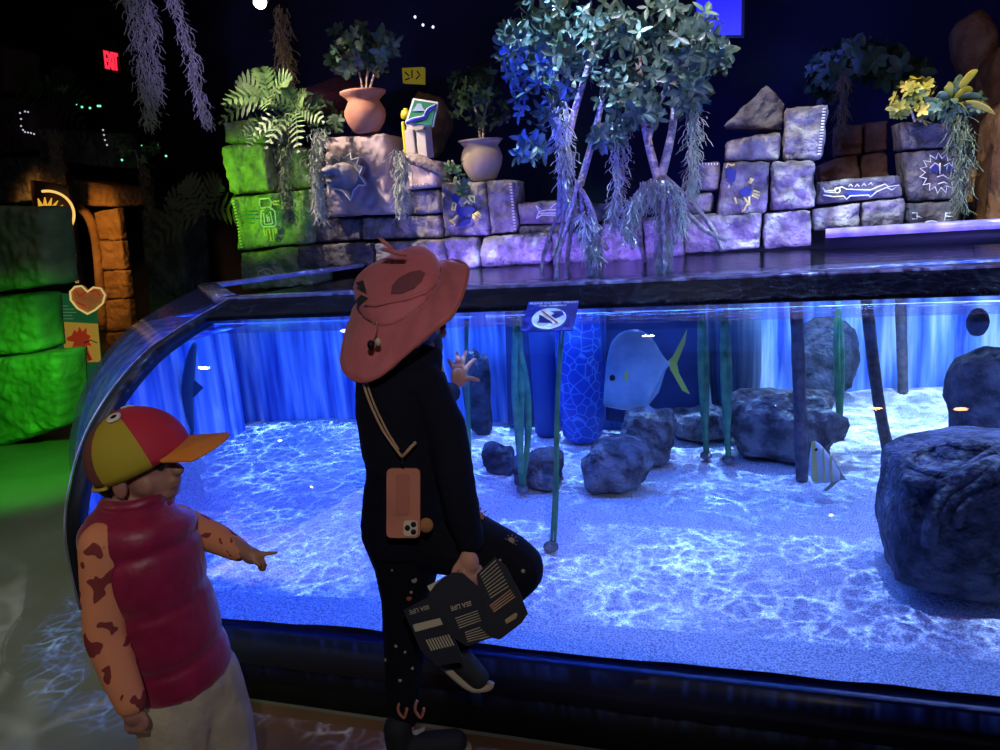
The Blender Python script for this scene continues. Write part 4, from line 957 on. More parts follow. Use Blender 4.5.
panel([(505,312),(534,311),(532,422),(508,425)], 3.54, 'narrow dark navy panel left of the blue post')
# posts
POST = mat('dark_post', (.05,.045,.06), .7, var=(.12,.10,.12), vscale=30, bump=.4)
for pts, w_, lb in (([(796,298),(799,380),(801,440),(802,480)], 12, 'straight dark brown post before the flat rock'), ([(866,296),(873,360),(880,410),(888,450)], 11, 'slanted dark brown post right of the green blades'), ([(900,290),(902,350),(903,392)], 10, 'short dark brown post far back on the right')):
    b = ik(*pts[-1]); Y = b.y; k = kpx(b)
    P = smooth_pts([onY(x, y, Y) for x, y in pts], 4); tag(MB().tube(P, [w_*k/2*(1+.12*noise.noise(p*9)) for p in P], 10).build('wooden_post', POST), lb, 'post')
WEED = mat('seaweed_green', (.05,.22,.12), .5, var=(.12,.36,.18), vscale=20)
def seaweed(base, top, blades, label, w_=.012):
    b = ik(*base, .285); Y = b.y; root = empty('seaweed', b, label, 'seaweed'); b2 = b
    MB().ball(b+V((0, 0, .012)), (.026, .026, .018)).build('weight', TROCK, root)
    t = onY(top[0], top[1], Y+.02)
    for i in range(blades):
        o1 = (i-(blades-1)/2)*.022; P = []
        for j in range(11):
            s_ = j/10; p = b.lerp(t, s_); p.x += o1*math.sin(PI*min(1, s_*1.1+.05))*.75+.008*math.sin(s_*5+i*1.7); p.y += .012*math.sin(i*2.1+s_*4); P.append(p)
        MB().tube(P, [w_*(.45+.75*math.sin(PI*min(.98, s/10*.9+.06))) for s in range(11)], 8, True, .22, (0, 1, 0)).build('blade', WEED, root)
seaweed((467,470), (468,312), 2, 'thin green seaweed right behind the spread hand', .009)
seaweed((523,492), (516,308), 4, 'wide green seaweed cluster left of the sign')
seaweed((551,550), (563,331), 2, 'long thin green seaweed rising to the blue sign', .007)
seaweed((706,458), (701,300), 3, 'left one of the green seaweed pair right of the fish tail', .010)
seaweed((728,462), (724,300), 3, 'right one of the green seaweed pair right of the fish tail', .010)
seaweed((840,438), (838,297), 3, 'dark green seaweed between straight and slanted posts', .009)
tag(rock('hanging_stone', onY(978, 322, 2.9), (.035,.03,.05), TDARK, '', seed=41, amp=.1), 'small dark stone hanging at the waterline on the right', 'stone')

# fish
def fish_body(mb, st, cx, cy, kk, Y, thick, S=None):
    """stations (x, top, bottom) in the picture; lens shaped in depth"""
    q_ = smooth_pts([V(t_) for t_ in st], 4); st = [(v.x, min(v.y, v.z-.3), v.z) for v in q_]
    n = 18; vs = []; fs = []; X0 = st[0][0]; X1 = st[-1][0]
    for (x, t, b) in st:
        c = (t+b)/2; h = abs(b-t)/2; u = (x-X0)/(X1-X0); th = thick*math.sin(PI*min(.96, u*.9+.06))**.7
        for q in range(n):
            a = 2*PI*q/n; p = onY(x, c-h*math.cos(a), Y); vs.append(p+V((0, th*math.sin(a), 0)))
    for i in range(len(st)-1):
        for q in range(n): fs.append((i*n+q, i*n+(q+1) % n, (i+1)*n+(q+1) % n, (i+1)*n+q))
    fs += [tuple(range(n)), tuple((len(st)-1)*n+q for q in range(n))]
    return mb.add(vs, fs)
def CS(sx, sy, k, st): return [(sx+x/k, sy+t/k, sy+b/k) for x, t, b in st]
FY = 2.95
lf = empty('silver_fish', onY(634,370,FY), 'big flat silver fish with a yellow forked tail', 'fish')
SILV = mat('silver_skin', (.20,.34,.42), .35, var=(.34,.50,.55), vscale=10, metal=.15)
YF = mat('yellow_fin', (.50,.60,.06), .5)
fish_body(MB(), CS(590,310,6.82,[(94,600,642),(102,470,655),(115,340,660),(130,270,664),(150,215,668),(200,160,678),(260,136,682),(330,132,665),(400,168,640),(440,215,560),(490,300,460),(530,350,390),(545,358,384)]), 0, 0, 0, FY, .035).build('body', SILV, lf)
def finp(pts, sx, sy, k, Y, m, parent, name, label=None): MB().prism([onY(sx+x/k, sy+y/k, Y) for x, y in pts], (0, .006, 0)).build(name, m, parent, label, False)
finp([(530,352),(560,325),(610,230),(662,130),(648,230),(592,365),(545,392)], 590,310,6.82,FY,YF,lf,'tail_fin','yellow upper tail lobe')
finp([(545,352),(592,365),(605,430),(680,575),(630,550),(545,400)], 590,310,6.82,FY-.002,YF,lf,'tail_fin','yellow lower tail lobe')
finp([(345,640),(390,640),(520,400),(470,560),(400,650),(445,698),(400,690)], 590,310,6.82,FY,mat('pale_fin',(.30,.45,.5),.5),lf,'anal_fin')
e = onY(590+152/6.82, 310+462/6.82, FY-.03); MB().ball(e, .012, 12, 8).build('eye', BLACK, lf)
MB().tube(smooth_pts([onY(590+x/6.82, 310+y/6.82, FY-.033) for x, y in [(255,420),(240,450),(255,480)]], 3), .006, 6).build('gill_mark', YF, lf, 'yellow gill mark')
BY = 2.75
bf = empty('butterflyfish', onY(826,465,BY), 'small white butterflyfish with yellow stripes and pointed snout', 'fish')
fish_body(MB(), CS(680,280,3.41,[(440,615,630),(448,560,680),(460,550,696),(478,560,694),(500,585,692),(520,612,690),(536,640,684),(545,655,682)]), 0, 0, 0, BY, .016).build('body', mat('fish_white',(.62,.66,.70),.4), bf)
for q in ([(448,555),(462,550),(470,690),(452,686)], [(486,572),(492,577),(496,690),(488,690)], [(512,602),(518,606),(522,690),(514,690)]):
    finp(q, 680,280,3.41,BY-.018,mat('stripe_yellow',(.55,.50,.12),.5),bf,'stripe','yellow vertical stripe')
finp([(515,600),(545,650),(568,682),(545,684),(505,718),(486,722),(525,684)], 680,280,3.41,BY,mat('stripe_grey',(.30,.32,.25),.5),bf,'dorsal_fin')
MB().ball(onY(680+464/3.41, 280+578/3.41, BY-.016), .006).build('eye', BLACK, bf)
vf = empty('grey_fish', onY(191,385,3.0), 'slender grey green fish swimming nose up in the left of the tank', 'fish')
GF = mat('grey_green_skin', (.06,.12,.16), .5)
P = smooth_pts([onY(x, y, 3.0) for x, y in [(195,343),(191,360),(188,385),(189,410),(193,432)]], 4)
MB().tube(P, [.006+.027*math.sin(PI*min(.97, i/(len(P)-1)*.95+.04)) for i in range(len(P))], 10, True, .6, (0,1,0)).build('body', GF, vf)
MB().prism([onY(x, y, 3.0) for x, y in [(191,378),(203,388),(193,398)]], (0,.006,0)).build('side_fin', GF, vf, None, False)
MB().prism([onY(x, y, 3.0) for x, y in [(191,428),(197,444),(194,441),(188,446)]], (0,.006,0)).build('tail_fin', GF, vf, None, False)

# sign stuck on the curved pane
SQ = [(529,305.5), (579.5,304.6), (573,334), (521,335.3)]
def gp_(off): return lambda x, y: glass_pt(x, y, off)[0]
def bil(q, u, t): 
    tl, tr, b_r, bl = q; return ((tl[0]*(1-u)+tr[0]*u)*(1-t)+(bl[0]*(1-u)+b_r[0]*u)*t, (tl[1]*(1-u)+tr[1]*u)*(1-t)+(bl[1]*(1-u)+b_r[1]*u)*t)
def sheet(quad, off, th, name, m, parent, nu=8, nv=8, label=None):
    mb = MB(); vs = []
    for o_ in (off, off+th):
        for j in range(nv+1):
            for i in range(nu+1): vs.append(gp_(o_)(*bil(quad, i/nu, j/nv)))
    fs = []; k = (nu+1)*(nv+1)
    for j in range(nv):
        for i in range(nu):
            a = j*(nu+1)+i; q = (a, a+1, a+nu+2, a+nu+1); fs += [q, tuple(x+k for x in q)]
    for i in range(nu): fs += [(i, i+1, k+i+1, k+i), (nv*(nu+1)+i, nv*(nu+1)+i+1, k+nv*(nu+1)+i+1, k+nv*(nu+1)+i)]
    return mb.add(vs, fs).build(name, m, parent, label, False)
sgn = empty('warning_sign', glass_pt(550, 334, .01)[0], 'blue sign with a crossed out hand on the curved pane', 'sign')
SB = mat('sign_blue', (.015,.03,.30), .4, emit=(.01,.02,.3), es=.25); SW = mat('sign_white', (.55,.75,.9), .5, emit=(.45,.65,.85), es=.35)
sheet(SQ, .010, .004, 'plate', SB, sgn)
def gmap(u, t): return bil(SQ, u, t)
def gpoly(pts, off, name, m, label=None):
    mb = MB(); n = len(pts); c = (sum(p[0] for p in pts)/n, sum(p[1] for p in pts)/n); vs = [glass_pt(*c, off)[0]]+[glass_pt(*p, off)[0] for p in pts]
    return mb.add(vs, [(0, i+1, (i+1) % n+1) for i in range(n)]).build(name, m, sgn, label, False)
S1 = lambda pts: C(515,300,13.33,pts)
gpoly(S1([(460+ (230)*math.cos(a)*1.0+ (18)*math.sin(a)*-1, 312+142*math.sin(a)-12*math.cos(a)) for a in [2*PI*i/32 for i in range(32)]]), .0165, 'roundel', SW, 'white roundel')
gpoly(S1([(330,262),(380,290),(470,345),(515,375),(505,388),(470,378),(300,372),(330,345)]), .0185, 'hand_symbol', SB)
gpoly(S1([(480,222),(630,215),(668,262),(600,300),(545,318),(490,280),(545,235)]), .0185, 'animal_symbol', SB)
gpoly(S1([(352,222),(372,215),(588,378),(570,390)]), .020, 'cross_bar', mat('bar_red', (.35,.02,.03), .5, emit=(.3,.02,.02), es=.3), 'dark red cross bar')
text_quad('PLEASE DO NOT TOUCH', S1([(212,98),(842,78),(838,102),(208,125)]), gp_(.017), 'lettering', SW, sgn, None, .012)
text_quad('THE ANIMALS', S1([(335,132),(695,122),(690,143),(332,153)]), gp_(.017), 'lettering', SW, sgn, None, .012)

# ================================================================== PEOPLE
FWH = V((FW.x, FW.y, 0)).normalized(); RTH = V((FW.y, -FW.x, 0)).normalized()
def ch_px(mb, lst): chain(mb, [(dp(x, y, d), r) for x, y, d, r in lst])
def finger(mb, base, dirs, lens, r):
    p = V(base); pts = [(p.copy(), r)]
    for i, (d, l) in enumerate(zip(dirs, lens)): p = p+V(d).normalized()*l; pts.append((p.copy(), r*(1-.13*(i+1))))
    for (a, ra), (b, rb) in zip(pts, pts[1:]): capsule(mb, a, b, ra, rb, 3)
def loft(mb, rings, n=36, puff=None):
    vs = []; fs = []; m_ = len(rings)
    for i, (c, u, v) in enumerate(rings):
        for q in range(n):
            a = 2*PI*q/n; vs.append(V(c)+V(u)*math.cos(a)+V(v)*math.sin(a))
    for i in range(m_-1):
        for q in range(n): fs.append((i*n+q, i*n+(q+1) % n, (i+1)*n+(q+1) % n, (i+1)*n+q))
    fs += [tuple(range(n)), tuple((m_-1)*n+q for q in range(n))]
    return mb.add(vs, fs)
def ring_path(keys, sub):
    """interpolated (centre, halfwidth across the picture, halfdepth)"""
    P = smooth_pts([dp(k[0], k[1], k[2]) for k in keys], sub); A = smooth_pts([V((k[3], k[4], 0)) for k in keys], sub)
    return P, A
SKIN = mat('skin', (.36,.17,.12), .55, var=(.40,.20,.14), vscale=14); SKIN2 = mat('skin_warm', (.50,.25,.18), .55)
HAIR = mat('black_hair', (.012,.009,.008), .5, bump=.4, bscale=90)

# ---------------- toddler
foot = dp(150, 700, 1.56); base = V((foot.x, foot.y, 0))
tod = empty('person', base, 'toddler in a crimson padded vest and colourful cap pointing at the glass', 'person')
hc = dp(139, 458, 1.50); tf = (RTH*.97-FWH*.22+V((0,0,.06))).normalized(); ts = tf.cross(V((0,0,1))).normalized(); tu = ts.cross(tf).normalized()   # ts: the child's right, towards the camera
mb = MB()
R3 = Matrix((tf, -ts, tu)).transposed()
mb.ball(hc+tu*.012, (.078, .070, .082), 20, 14, R3)
mb.ball(hc+tf*.016-tu*.040, (.056, .054, .056), 16, 12, R3)
mb.ball(hc+tf*.042-tu*.070, (.027, .032, .022), 14, 10, R3)            # chin
mb.ball(hc+tf*.080-tu*.030, (.015, .013, .012), 10, 8, R3)                 # nose
mb.ball(hc+tf*.072-tu*.016, (.013, .009, .024), 10, 8, R3)
mb.ball(hc+tf*.068-tu*.049, (.014, .020, .006), 10, 8, R3); mb.ball(hc+tf*.066-tu*.059, (.013, .018, .006), 10, 8, R3)   # lips
mb.ball(hc+tf*.030-tu*.042+ts*.042, (.026,.016,.024), 12, 8, R3); mb.ball(hc+tf*.030-tu*.042-ts*.042, (.026,.016,.024), 12, 8, R3)
for s_ in (1, -1):
    ec = hc+tf*.004-tu*.034+ts*.073*s_
    mb.ball(ec, (.016, .010, .025), 12, 8, R3)
chain(mb, [(hc-tf*.012-tu*.05, .042), (dp(133,505,1.50), .042), (dp(137,522,1.5), .052)])
ch_px(mb, [(137,530,1.5,.075), (150,580,1.52,.080), (165,630,1.55,.078), (182,680,1.58,.082)])
# near arm
ch_px(mb, [(110,538,1.45,.036), (103,620,1.445,.028), (131,700,1.43,.020)])
# far arm
ch_px(mb, [(170,525,1.56,.036), (212,534,1.60,.027), (245,552,1.62,.018)])
# legs
ch_px(mb, [(172,690,1.55,.062), (178,780,1.56,.048), (182,860,1.60,.036), (182,915,1.61,.030)])
ch_px(mb, [(205,680,1.62,.062), (232,770,1.65,.048), (240,840,1.70,.036), (240,900,1.72,.030)])
# hands
pm = dp(252, 556, 1.625); mb.ball(pm, (.024,.018,.018), 12, 8)
finger(mb, pm+RT*.012+UP*.004, [RT+UP*.05, RT+UP*.12, RT+UP*.1], [.017,.013,.011], .0068)
for q, (oy, of) in enumerate(((-.006, .0), (-.012, .004), (-.016, .010))):
    finger(mb, pm+RT*.013+UP*oy+FW*of, [RT-UP*.5, -RT*.2-UP, -RT], [.013,.010,.008], .0064)
finger(mb, pm+RT*.0-FW*.012, [RT*.8-UP*.6-FW*.2, RT*.8-UP*.7], [.015,.012], .0066)
pm = dp(133, 714, 1.425); mb.ball(pm, (.020,.018,.024), 12, 8)
for q in range(4):
    finger(mb, pm+RT*(-.012+.009*q)-UP*.014, [-UP+RT*.1, -UP*.8+RT*.3+FW*.4, -UP*.3+FW], [.014,.011,.009], .0064)
finger(mb, pm+RT*.016, [-UP*.8+RT*.6, -UP+RT*.1], [.014,.012], .0068)
me = remesh(mb, .0038, 2); link('body', me, SKIN, tod)
# eyes
for s_ in (1, -1):
    MB().ball(hc+tf*.066-tu*.012+ts*.028*s_, (.008,.008,.008), 12, 8).build('eye', mat('eye_dark', (.02,.012,.01), .2), tod)
# hair below the cap
mb = MB(); 
for i in range(9):
    a = math.radians(124+i*14); mb.ball(hc+tf*.072*math.cos(a)+ts*.064*math.sin(a)-tu*(.022+.020*max(0, -math.cos(a))), (.022,.018,.026), 12, 8)
link('hair', remesh(mb, .005, 2), HAIR, tod)
# vest
keys = [(136,497,1.50,.060,.060), (136,508,1.50,.078,.070), (137,522,1.50,.104,.105), (142,545,1.505,.108,.112), (152,580,1.52,.104,.110), (164,620,1.545,.104,.108), (176,655,1.57,.103,.106), (184,676,1.585,.098,.104), (187,686,1.59,.085,.095)]
P, A = ring_path(keys, 8); rings = []; n = len(P)
for i, p in enumerate(P):
    t = i/(n-1); pf = 1-(.055*math.exp(-((((i+4) % 11)-5.5)/1.3)**2) if i > 12 else 0)+(.02*math.sin(((i+9.5) % 11)/11*PI) if i > 12 else 0)
    ax = (P[min(i+1, n-1)]-P[max(i-1, 0)]).normalized(); u = (RT-ax*ax.dot(RT)).normalized(); v = ax.cross(u).normalized()
    rings.append((p, u*A[i].x*pf, v*A[i].y*pf))
mb = MB(); loft(mb, rings)
VEST = mat('crimson_nylon', (.24,.006,.05), .45, var=(.29,.010,.06), vscale=30, bump=.25, bscale=22, sheen=.2)
link('vest', remesh(mb, .0045, 1), VEST, tod)
mb = MB(); cr_ = [dp(136,500,1.5)+tf*.058*math.cos(a)+ts*.056*math.sin(a) for a in [2*PI*i/24 for i in range(25)]]
mb.tube([p+V((0,0,.004)) for p in cr_], .013, 8); mb.tube([p+V((0,0,-.014)) for p in cr_], .015, 8); mb.build('collar', VEST, bpy.data.objects['vest'])
def camo(name, a, b, scale=16, th=.60):
    m, N, L, p = newmat(name); p.inputs['Roughness'].default_value = .8
    tc = N.new('ShaderNodeTexCoord'); nz = N.new('ShaderNodeTexNoise'); nz.inputs['Scale'].default_value = scale; nz.inputs['Detail'].default_value = 1.5; L.new(tc.outputs['Object'], nz.inputs['Vector'])
    cr = N.new('ShaderNodeValToRGB'); cr.color_ramp.interpolation = 'CONSTANT'; cr.color_ramp.elements[0].color = (*a, 1); cr.color_ramp.elements[1].position = th; cr.color_ramp.elements[1].color = (*b, 1)
    L.new(nz.outputs[0], cr.inputs[0]); L.new(cr.outputs[0], p.inputs['Base Color']); return m
SLV = camo('peach_printed_sleeve', (.72,.27,.13), (.22,.03,.03), 26, .57)
mb = MB(); ch_px(mb, [(104,545,1.425,.046), (104,590,1.43,.042), (106,635,1.43,.040), (122,680,1.425,.033), (131,702,1.425,.029)]); link('sleeve', remesh(mb, .006, 2), SLV, tod)
mb = MB(); ch_px(mb, [(176,523,1.56,.040), (195,530,1.585,.036), (215,538,1.605,.033), (238,550,1.62,.025)]); link('sleeve', remesh(mb, .006, 2), SLV, tod)
mb = MB(); ch_px(mb, [(185,680,1.58,.094), (176,715,1.555,.080), (178,780,1.56,.064), (182,860,1.60,.050), (182,908,1.61,.046)])
ch_px(mb, [(200,682,1.61,.088), (216,720,1.63,.078), (232,780,1.66,.062), (240,850,1.70,.050), (240,900,1.72,.046)])
link('trousers', remesh(mb, .007, 2), mat('beige_fleece', (.36,.32,.24), .9, var=(.42,.38,.29), vscale=20, bump=.3, bscale=40), tod)
for x, y, d in ((182,930,1.61), (240,915,1.72)):
    p = dp(x, y, d); mb = MB(); capsule(mb, V((p.x, p.y, .04)), V((p.x, p.y, .035))+RTH*.09, .036, .034); capsule(mb, V((p.x, p.y, .045)), V((p.x, p.y, max(.06, p.z+.02))), .034, .034)
    link('shoe', remesh(mb, .007, 2, lambda c: V((c.x, c.y, max(c.z, .002)))), mat('toddler_shoe', (.2,.2,.22), .7), tod)
# cap
cc = hc+UP*.006; cu_ = (UP*.90-RT*.40-FW*.26).normalized(); cf = (RT*.90+UP*.43-FW*.02); cf = (cf-cu_*cf.dot(cu_)).normalized(); cs = cf.cross(cu_).normalized()   # towards the camera
cap = empty('cap', hc+UP*.05, 'child\'s baseball cap in red, yellow and brown panels with an orange brim', 'cap')
def dome(phi, psi, s_=1.0): return cc+(cf*.101*math.cos(phi)*math.cos(psi)+cs*.090*math.sin(phi)*math.cos(psi)+cu_*.098*math.sin(psi))*s_
PC = {0: ('crimson', (.50,.02,.05)), 1: ('olive_yellow', (.42,.34,.02)), 2: ('maroon', (.17,.055,.045))}
MATC = {k_: mat('cap_'+v[0], v[1], .75, bump=.1, bscale=200) for k_, v in PC.items()}
for side in (1, -1):
    for q in range(3):
        mb = MB(); vs = []; fs = []; nu, nv = 10, 12
        for o_ in (1.0, .965):
            for j in range(nv+1):
                for i in range(nu+1): vs.append(dome(side*math.radians(60*q+60*i/nu), math.radians(-12+102*j/nv*.999), o_))
        k = (nu+1)*(nv+1)
        for j in range(nv):
            for i in range(nu):
                a = j*(nu+1)+i; f_ = (a, a+1, a+nu+2, a+nu+1); fs += [f_, tuple(x+k for x in f_)]
        for i in range(nu): fs.append((i, i+1, k+i+1, k+i))
        mb.add(vs, fs).build('cap_panel', MATC[q], cap, PC[q][0].replace('_', ' ')+' panel')
vs = []; fs = []; nu, nv = 14, 8
for o_ in (0, 1):
    for j in range(nv+1):
        for i in range(nu+1):
            ph = math.radians(-52+104*i/nu); e_ = dome(ph, math.radians(-5)); t = j/nv; le = .080*math.cos(ph*1.15)**.35 if abs(ph*1.15) < PI/2 else 0
            fwd = (cf*1.0+cs*.20*math.sin(ph)-cu_*.40).normalized(); vs.append(e_+fwd*le*t-cu_*(.003*o_+.16*(math.sin(ph)**2)*.06)+cu_*0)
k = (nu+1)*(nv+1)
for j in range(nv):
    for i in range(nu):
        a = j*(nu+1)+i; f_ = (a, a+1, a+nu+2, a+nu+1); fs += [f_, tuple(x+k for x in f_)]
for i in range(nu): fs.append((nv*(nu+1)+i, nv*(nu+1)+i+1, k+nv*(nu+1)+i+1, k+nv*(nu+1)+i))
MB().add(vs, fs).build('brim', mat('cap_orange', (.70,.24,.03), .7), cap, 'orange brim')
for ph, lb in ((72, 'near'), (-72, 'far')):
    a = math.radians(ph); c0 = dome(a, math.radians(66), 1.0); nrm = (c0-cc).normalized()
    ep = MB().lathe(c0+nrm*.001, [(.014, 0), (.014, .003), (.008, .004)], 24, nrm).build('eye_patch', mat('patch_white', (.75,.72,.70), .8), cap, 'white eye patch')
    MB().lathe(c0+nrm*.004+cf*.001-cu_*.002, [(.006, 0), (.006, .003), (.004, .0035)], 16, nrm).build('pupil_patch', BLACK, ep, 'black pupil patch')
MB().ball(dome(0, PI/2, 1.02), .005).build('button', MATC[2], cap)
mb = MB(); mb.tube([dome(math.radians(a), math.radians(-12), 1.02) for a in range(118, 243, 6)], .007, 8, True, .5); mb.build('back_strap', mat('strap_yellow', (.50,.42,.04), .7), cap, 'yellow back strap')

# ---------------- girl
gb = onZ(425, 752, 0)
girl = empty('person', (gb.x, gb.y, 0), 'child in black clothes and a wide pink sun hat touching the glass', 'person')
gf = (RTH*.86+FWH*.45).normalized(); gs = gf.cross(V((0,0,1))).normalized(); gu = V((0,0,1))
ghc = dp(406, 327, 1.745)
mb = MB(); R4 = Matrix((gf, -gs, gu)).transposed()
mb.ball(ghc+gu*.015, (.085,.072,.088), 20, 14, R4); mb.ball(ghc+gf*.02-gu*.045, (.062,.055,.055), 16, 12, R4); mb.ball(ghc+gf*.045-gu*.075, (.03,.03,.024), 12, 8, R4)
mb.ball(ghc+gf*.088-gu*.025, (.014,.012,.016), 10, 8, R4); mb.ball(ghc+gf*.074-gu*.055, (.014,.02,.008), 10, 8, R4)
for s_ in (1, -1): mb.ball(ghc-gf*.005-gu*.02+gs*.072*s_, (.014,.008,.022), 10, 8, R4)
chain(mb, [(ghc-gu*.05, .042), (dp(415,362,1.75), .042)])
ch_px(mb, [(412,362,1.75,.06), (405,400,1.77,.082), (405,450,1.79,.078), (406,490,1.81,.078), (405,525,1.83,.085)])
HG = glass_pt(460, 381, .0)[0]; hgd = (HG-CAM).dot(FW); HN = glass_pt(460, 381)[1]
wr = dp(452, 392, hgd-.035)
chain(mb, [(dp(428,372,1.80), .040), (dp(440,405,1.95), .032), (wr, .022)])
ch_px(mb, [(425,385,1.72,.038), (447,430,1.71,.032), (455,475,1.70,.030), (468,545,1.715,.021)])
ch_px(mb, [(406,540,1.85,.075), (405,620,1.90,.048), (402,700,1.955,.034), (404,735,1.99,.03)])
ch_px(mb, [(430,535,1.81,.075), (518,570,1.80,.052), (452,640,1.83,.034)])
# hand on the glass
pmc = HG+HN*.014
mb.ball(pmc, (.027,.013,.030), 14, 10)
for tx, ty, l in ((449,362,1), (457.5,355,1), (466.5,353.5,1), (475.5,361,1), (479,382,1)):
    tip = glass_pt(tx, ty, .007)[0]; st = pmc.lerp(tip, .38); mid = pmc.lerp(tip, .7)+HN*.004
    capsule(mb, st, mid, .0085, .0075, 3); capsule(mb, mid, tip, .0075, .006, 3)
# hand on the leaflet
ph_ = dp(469, 562, 1.70); mb.ball(ph_, (.024,.018,.030), 14, 10)
for q in range(4):
    b0 = dp(464+5.0*q, 571-1.0*q, 1.695+.006*q)
    finger(mb, b0, [-UP+RT*(.05+.05*q)-FW*.25, -UP-RT*.1+FW*.1, -UP*.7-RT*.35+FW*.8], [.020,.016,.012], .0085)
finger(mb, dp(461,562,1.70), [-RT*.8-UP, -UP-RT*.2], [.022,.018], .009)
link('body', remesh(mb, .0042, 2), SKIN2, girl)
mb = MB(); mb.ball(ghc+gu*.006-gf*.010, (.088,.078,.084), 18, 12, R4); mb.ball(ghc-gf*.02-gu*.06, (.075,.075,.07), 14, 10, R4); mb.ball(dp(432,345,1.76), (.026,.03,.045), 12, 8)
link('hair', remesh(mb, .006, 2), HAIR, girl)
for s_ in (1, -1): MB().ball(ghc+gf*.080-gu*.008+gs*.028*s_, .009).build('eye', mat('eye_dark2', (.02,.012,.01), .2), girl)
NAVY = mat('navy_sweater', (.006,.007,.016), .9, spec=.15, bump=.15, bscale=120)
mb = MB()
keys = [(424,345,1.745,.040,.045), (420,358,1.745,.058,.060), (404,378,1.755,.098,.105), (401,400,1.765,.106,.112), (404,435,1.775,.104,.105), (410,470,1.79,.104,.102), (408,500,1.805,.108,.105), (403,528,1.82,.101,.105), (404,545,1.83,.085,.095)]
P, A = ring_path(keys, 6); n = len(P); rings = []
for i, p in enumerate(P):
    ax = (P[min(i+1, n-1)]-P[max(i-1, 0)]).normalized(); u = (RT-ax*ax.dot(RT)).normalized(); v = ax.cross(u).normalized(); w_ = 1+.012*noise.noise(p*20)
    rings.append((p, u*A[i].x*w_, v*A[i].y*w_))
loft(mb, rings)
ch_px(mb, [(385,385,1.70,.048), (425,385,1.70,.05), (447,430,1.70,.046), (455,475,1.69,.044), (463,515,1.70,.040), (470,540,1.71,.033)])
chain(mb, [(dp(425,378,1.80), .050), (dp(437,398,1.93), .042), (wr.lerp(dp(437,398,1.93), .15), .030)])
link('sweater', remesh(mb, .0065, 2, lambda c: c+V((1,1,0))*.0015*noise.noise(c*45)), NAVY, girl)
LEGG = mat('black_leggings', (.005,.006,.011), .85, spec=.15)
mb = MB()
ch_px(mb, [(402,530,1.83,.100), (407,560,1.85,.084), (406,600,1.88,.062), (405,640,1.91,.056), (403,690,1.95,.044), (404,715,1.98,.040)])
ch_px(mb, [(425,535,1.82,.086), (470,545,1.81,.080), (505,560,1.80,.070), (517,568,1.80,.066)]); ch_px(mb, [(517,570,1.80,.064), (490,602,1.815,.052), (458,636,1.83,.042)])
legm = remesh(mb, .0065, 2)
bvl = BVHTree.FromPolygons([v.co[:] for v in legm.vertices], [p.vertices[:] for p in legm.polygons])
leggings = link('leggings', legm, LEGG, girl)
OR = mat('print_orange', (.40,.17,.06), .8); PL = mat('print_pale', (.32,.26,.22), .8)
def prints(bvh, lst, parent):
    for (x, y, r, m_, kind) in lst:
        p = snap(bvh, x, y, .001)
        if p is None: continue
        k = kpx(p); mbp = MB(); mbp.ball(p, (r*k, r*k, r*k), 12, 8, None) if False else mbp.lathe(p, [(r*k, 0), (r*k, .0015), (r*k*.3, .002)], 16, (CAM-p).normalized())
        if kind:
            for q in range(9):
                a = 2*PI*q/9; d = RT*math.cos(a)+UP*math.sin(a); mbp.tube([p+d*r*k*1.25+(CAM-p).normalized()*.002, p+d*r*k*1.9+(CAM-p).normalized()*.002], r*k*.13, 5)
        mbp.build('sun_print' if kind else 'dot_print', m_, parent)
prints(bvl, [(479,517,5,OR,1),(511,541,3.5,PL,1),(523,571,2,PL,0),(414,580,2.8,PL,0),(409,598,2.8,mat('print_rust',(.3,.06,.04),.8),0),(396,646,1.6,PL,0),(411,592,1.6,PL,0),(386,660,1.4,PL,0),(412,668,1.6,PL,0),(400,680,1.8,PL,0),(500,560,1.4,PL,0),(392,570,1.2,OR,0),(390,548,1.2,OR,0),(405,652,1.4,PL,0)], girl)
# shoes
SHOE = mat('black_knit_shoe', (.008,.009,.012), .8); SOLE = mat('cream_sole', (.40,.33,.24), .7)
mb = MB(); a = V((gb.x-.03, gb.y-.0, .035)); 
ft0 = onZ(400, 748, .04); ft1 = onZ(455, 742, .035)
capsule(mb, ft0, ft1, .036, .034); capsule(mb, ft0, ft0+V((0,0,.06)), .036, .038)
sh1 = link('shoe', remesh(mb, .006, 2, lambda c: V((c.x, c.y, max(c.z, .012)))), SHOE, girl)
mb = MB(); d_ = (ft1-ft0).normalized(); s_ = d_.cross(V((0,0,1))); out = []
for i in range(24):
    an = 2*PI*i/24; c_ = ft1 if math.cos(an) > 0 else ft0; q = V((c_.x, c_.y, 0))+d_*math.cos(an)*.042+s_*math.sin(an)*.040; out.append(q)
mb.prism(out, (0,0,.018)); mb.build('sole', SOLE, sh1, 'cream sole')
h0 = dp(444, 642, 1.835); h1 = dp(478, 678, 1.80)
mb = MB(); capsule(mb, h0, h1, .036, .028); capsule(mb, h0, dp(452,634,1.83), .036, .038); sh2 = link('shoe', remesh(mb, .006, 2), SHOE, girl)
mb = MB(); mb.tube(smooth_pts([dp(432,640,1.82), dp(438,658,1.81), dp(455,676,1.80), dp(472,688,1.79), dp(488,687,1.79), dp(491,682,1.79)], 5), [.010]*26, 8, True, .8); mb.build('sole', SOLE, sh2, 'cream sole')
MB().prism([dp(x, y, 1.965) for x, y in [(401,736),(412,732),(425,727),(424,731),(413,737)]], (0,.004,0)).build('shoe_stripe', mat('shoe_pale', (.35,.35,.37), .6), sh1, 'pale shoe stripe', False)
mb = MB()
for a0 in (403, 420): mb.tube(smooth_pts([dp(a0-3,700,1.915), dp(a0-5,710,1.915), dp(a0+1,718,1.92), dp(a0+4,708,1.91)], 3), .004, 6)
mb.build('shoe_loop', mat('loop_orange', (.45,.16,.08), .7), sh1, 'orange shoe loop')

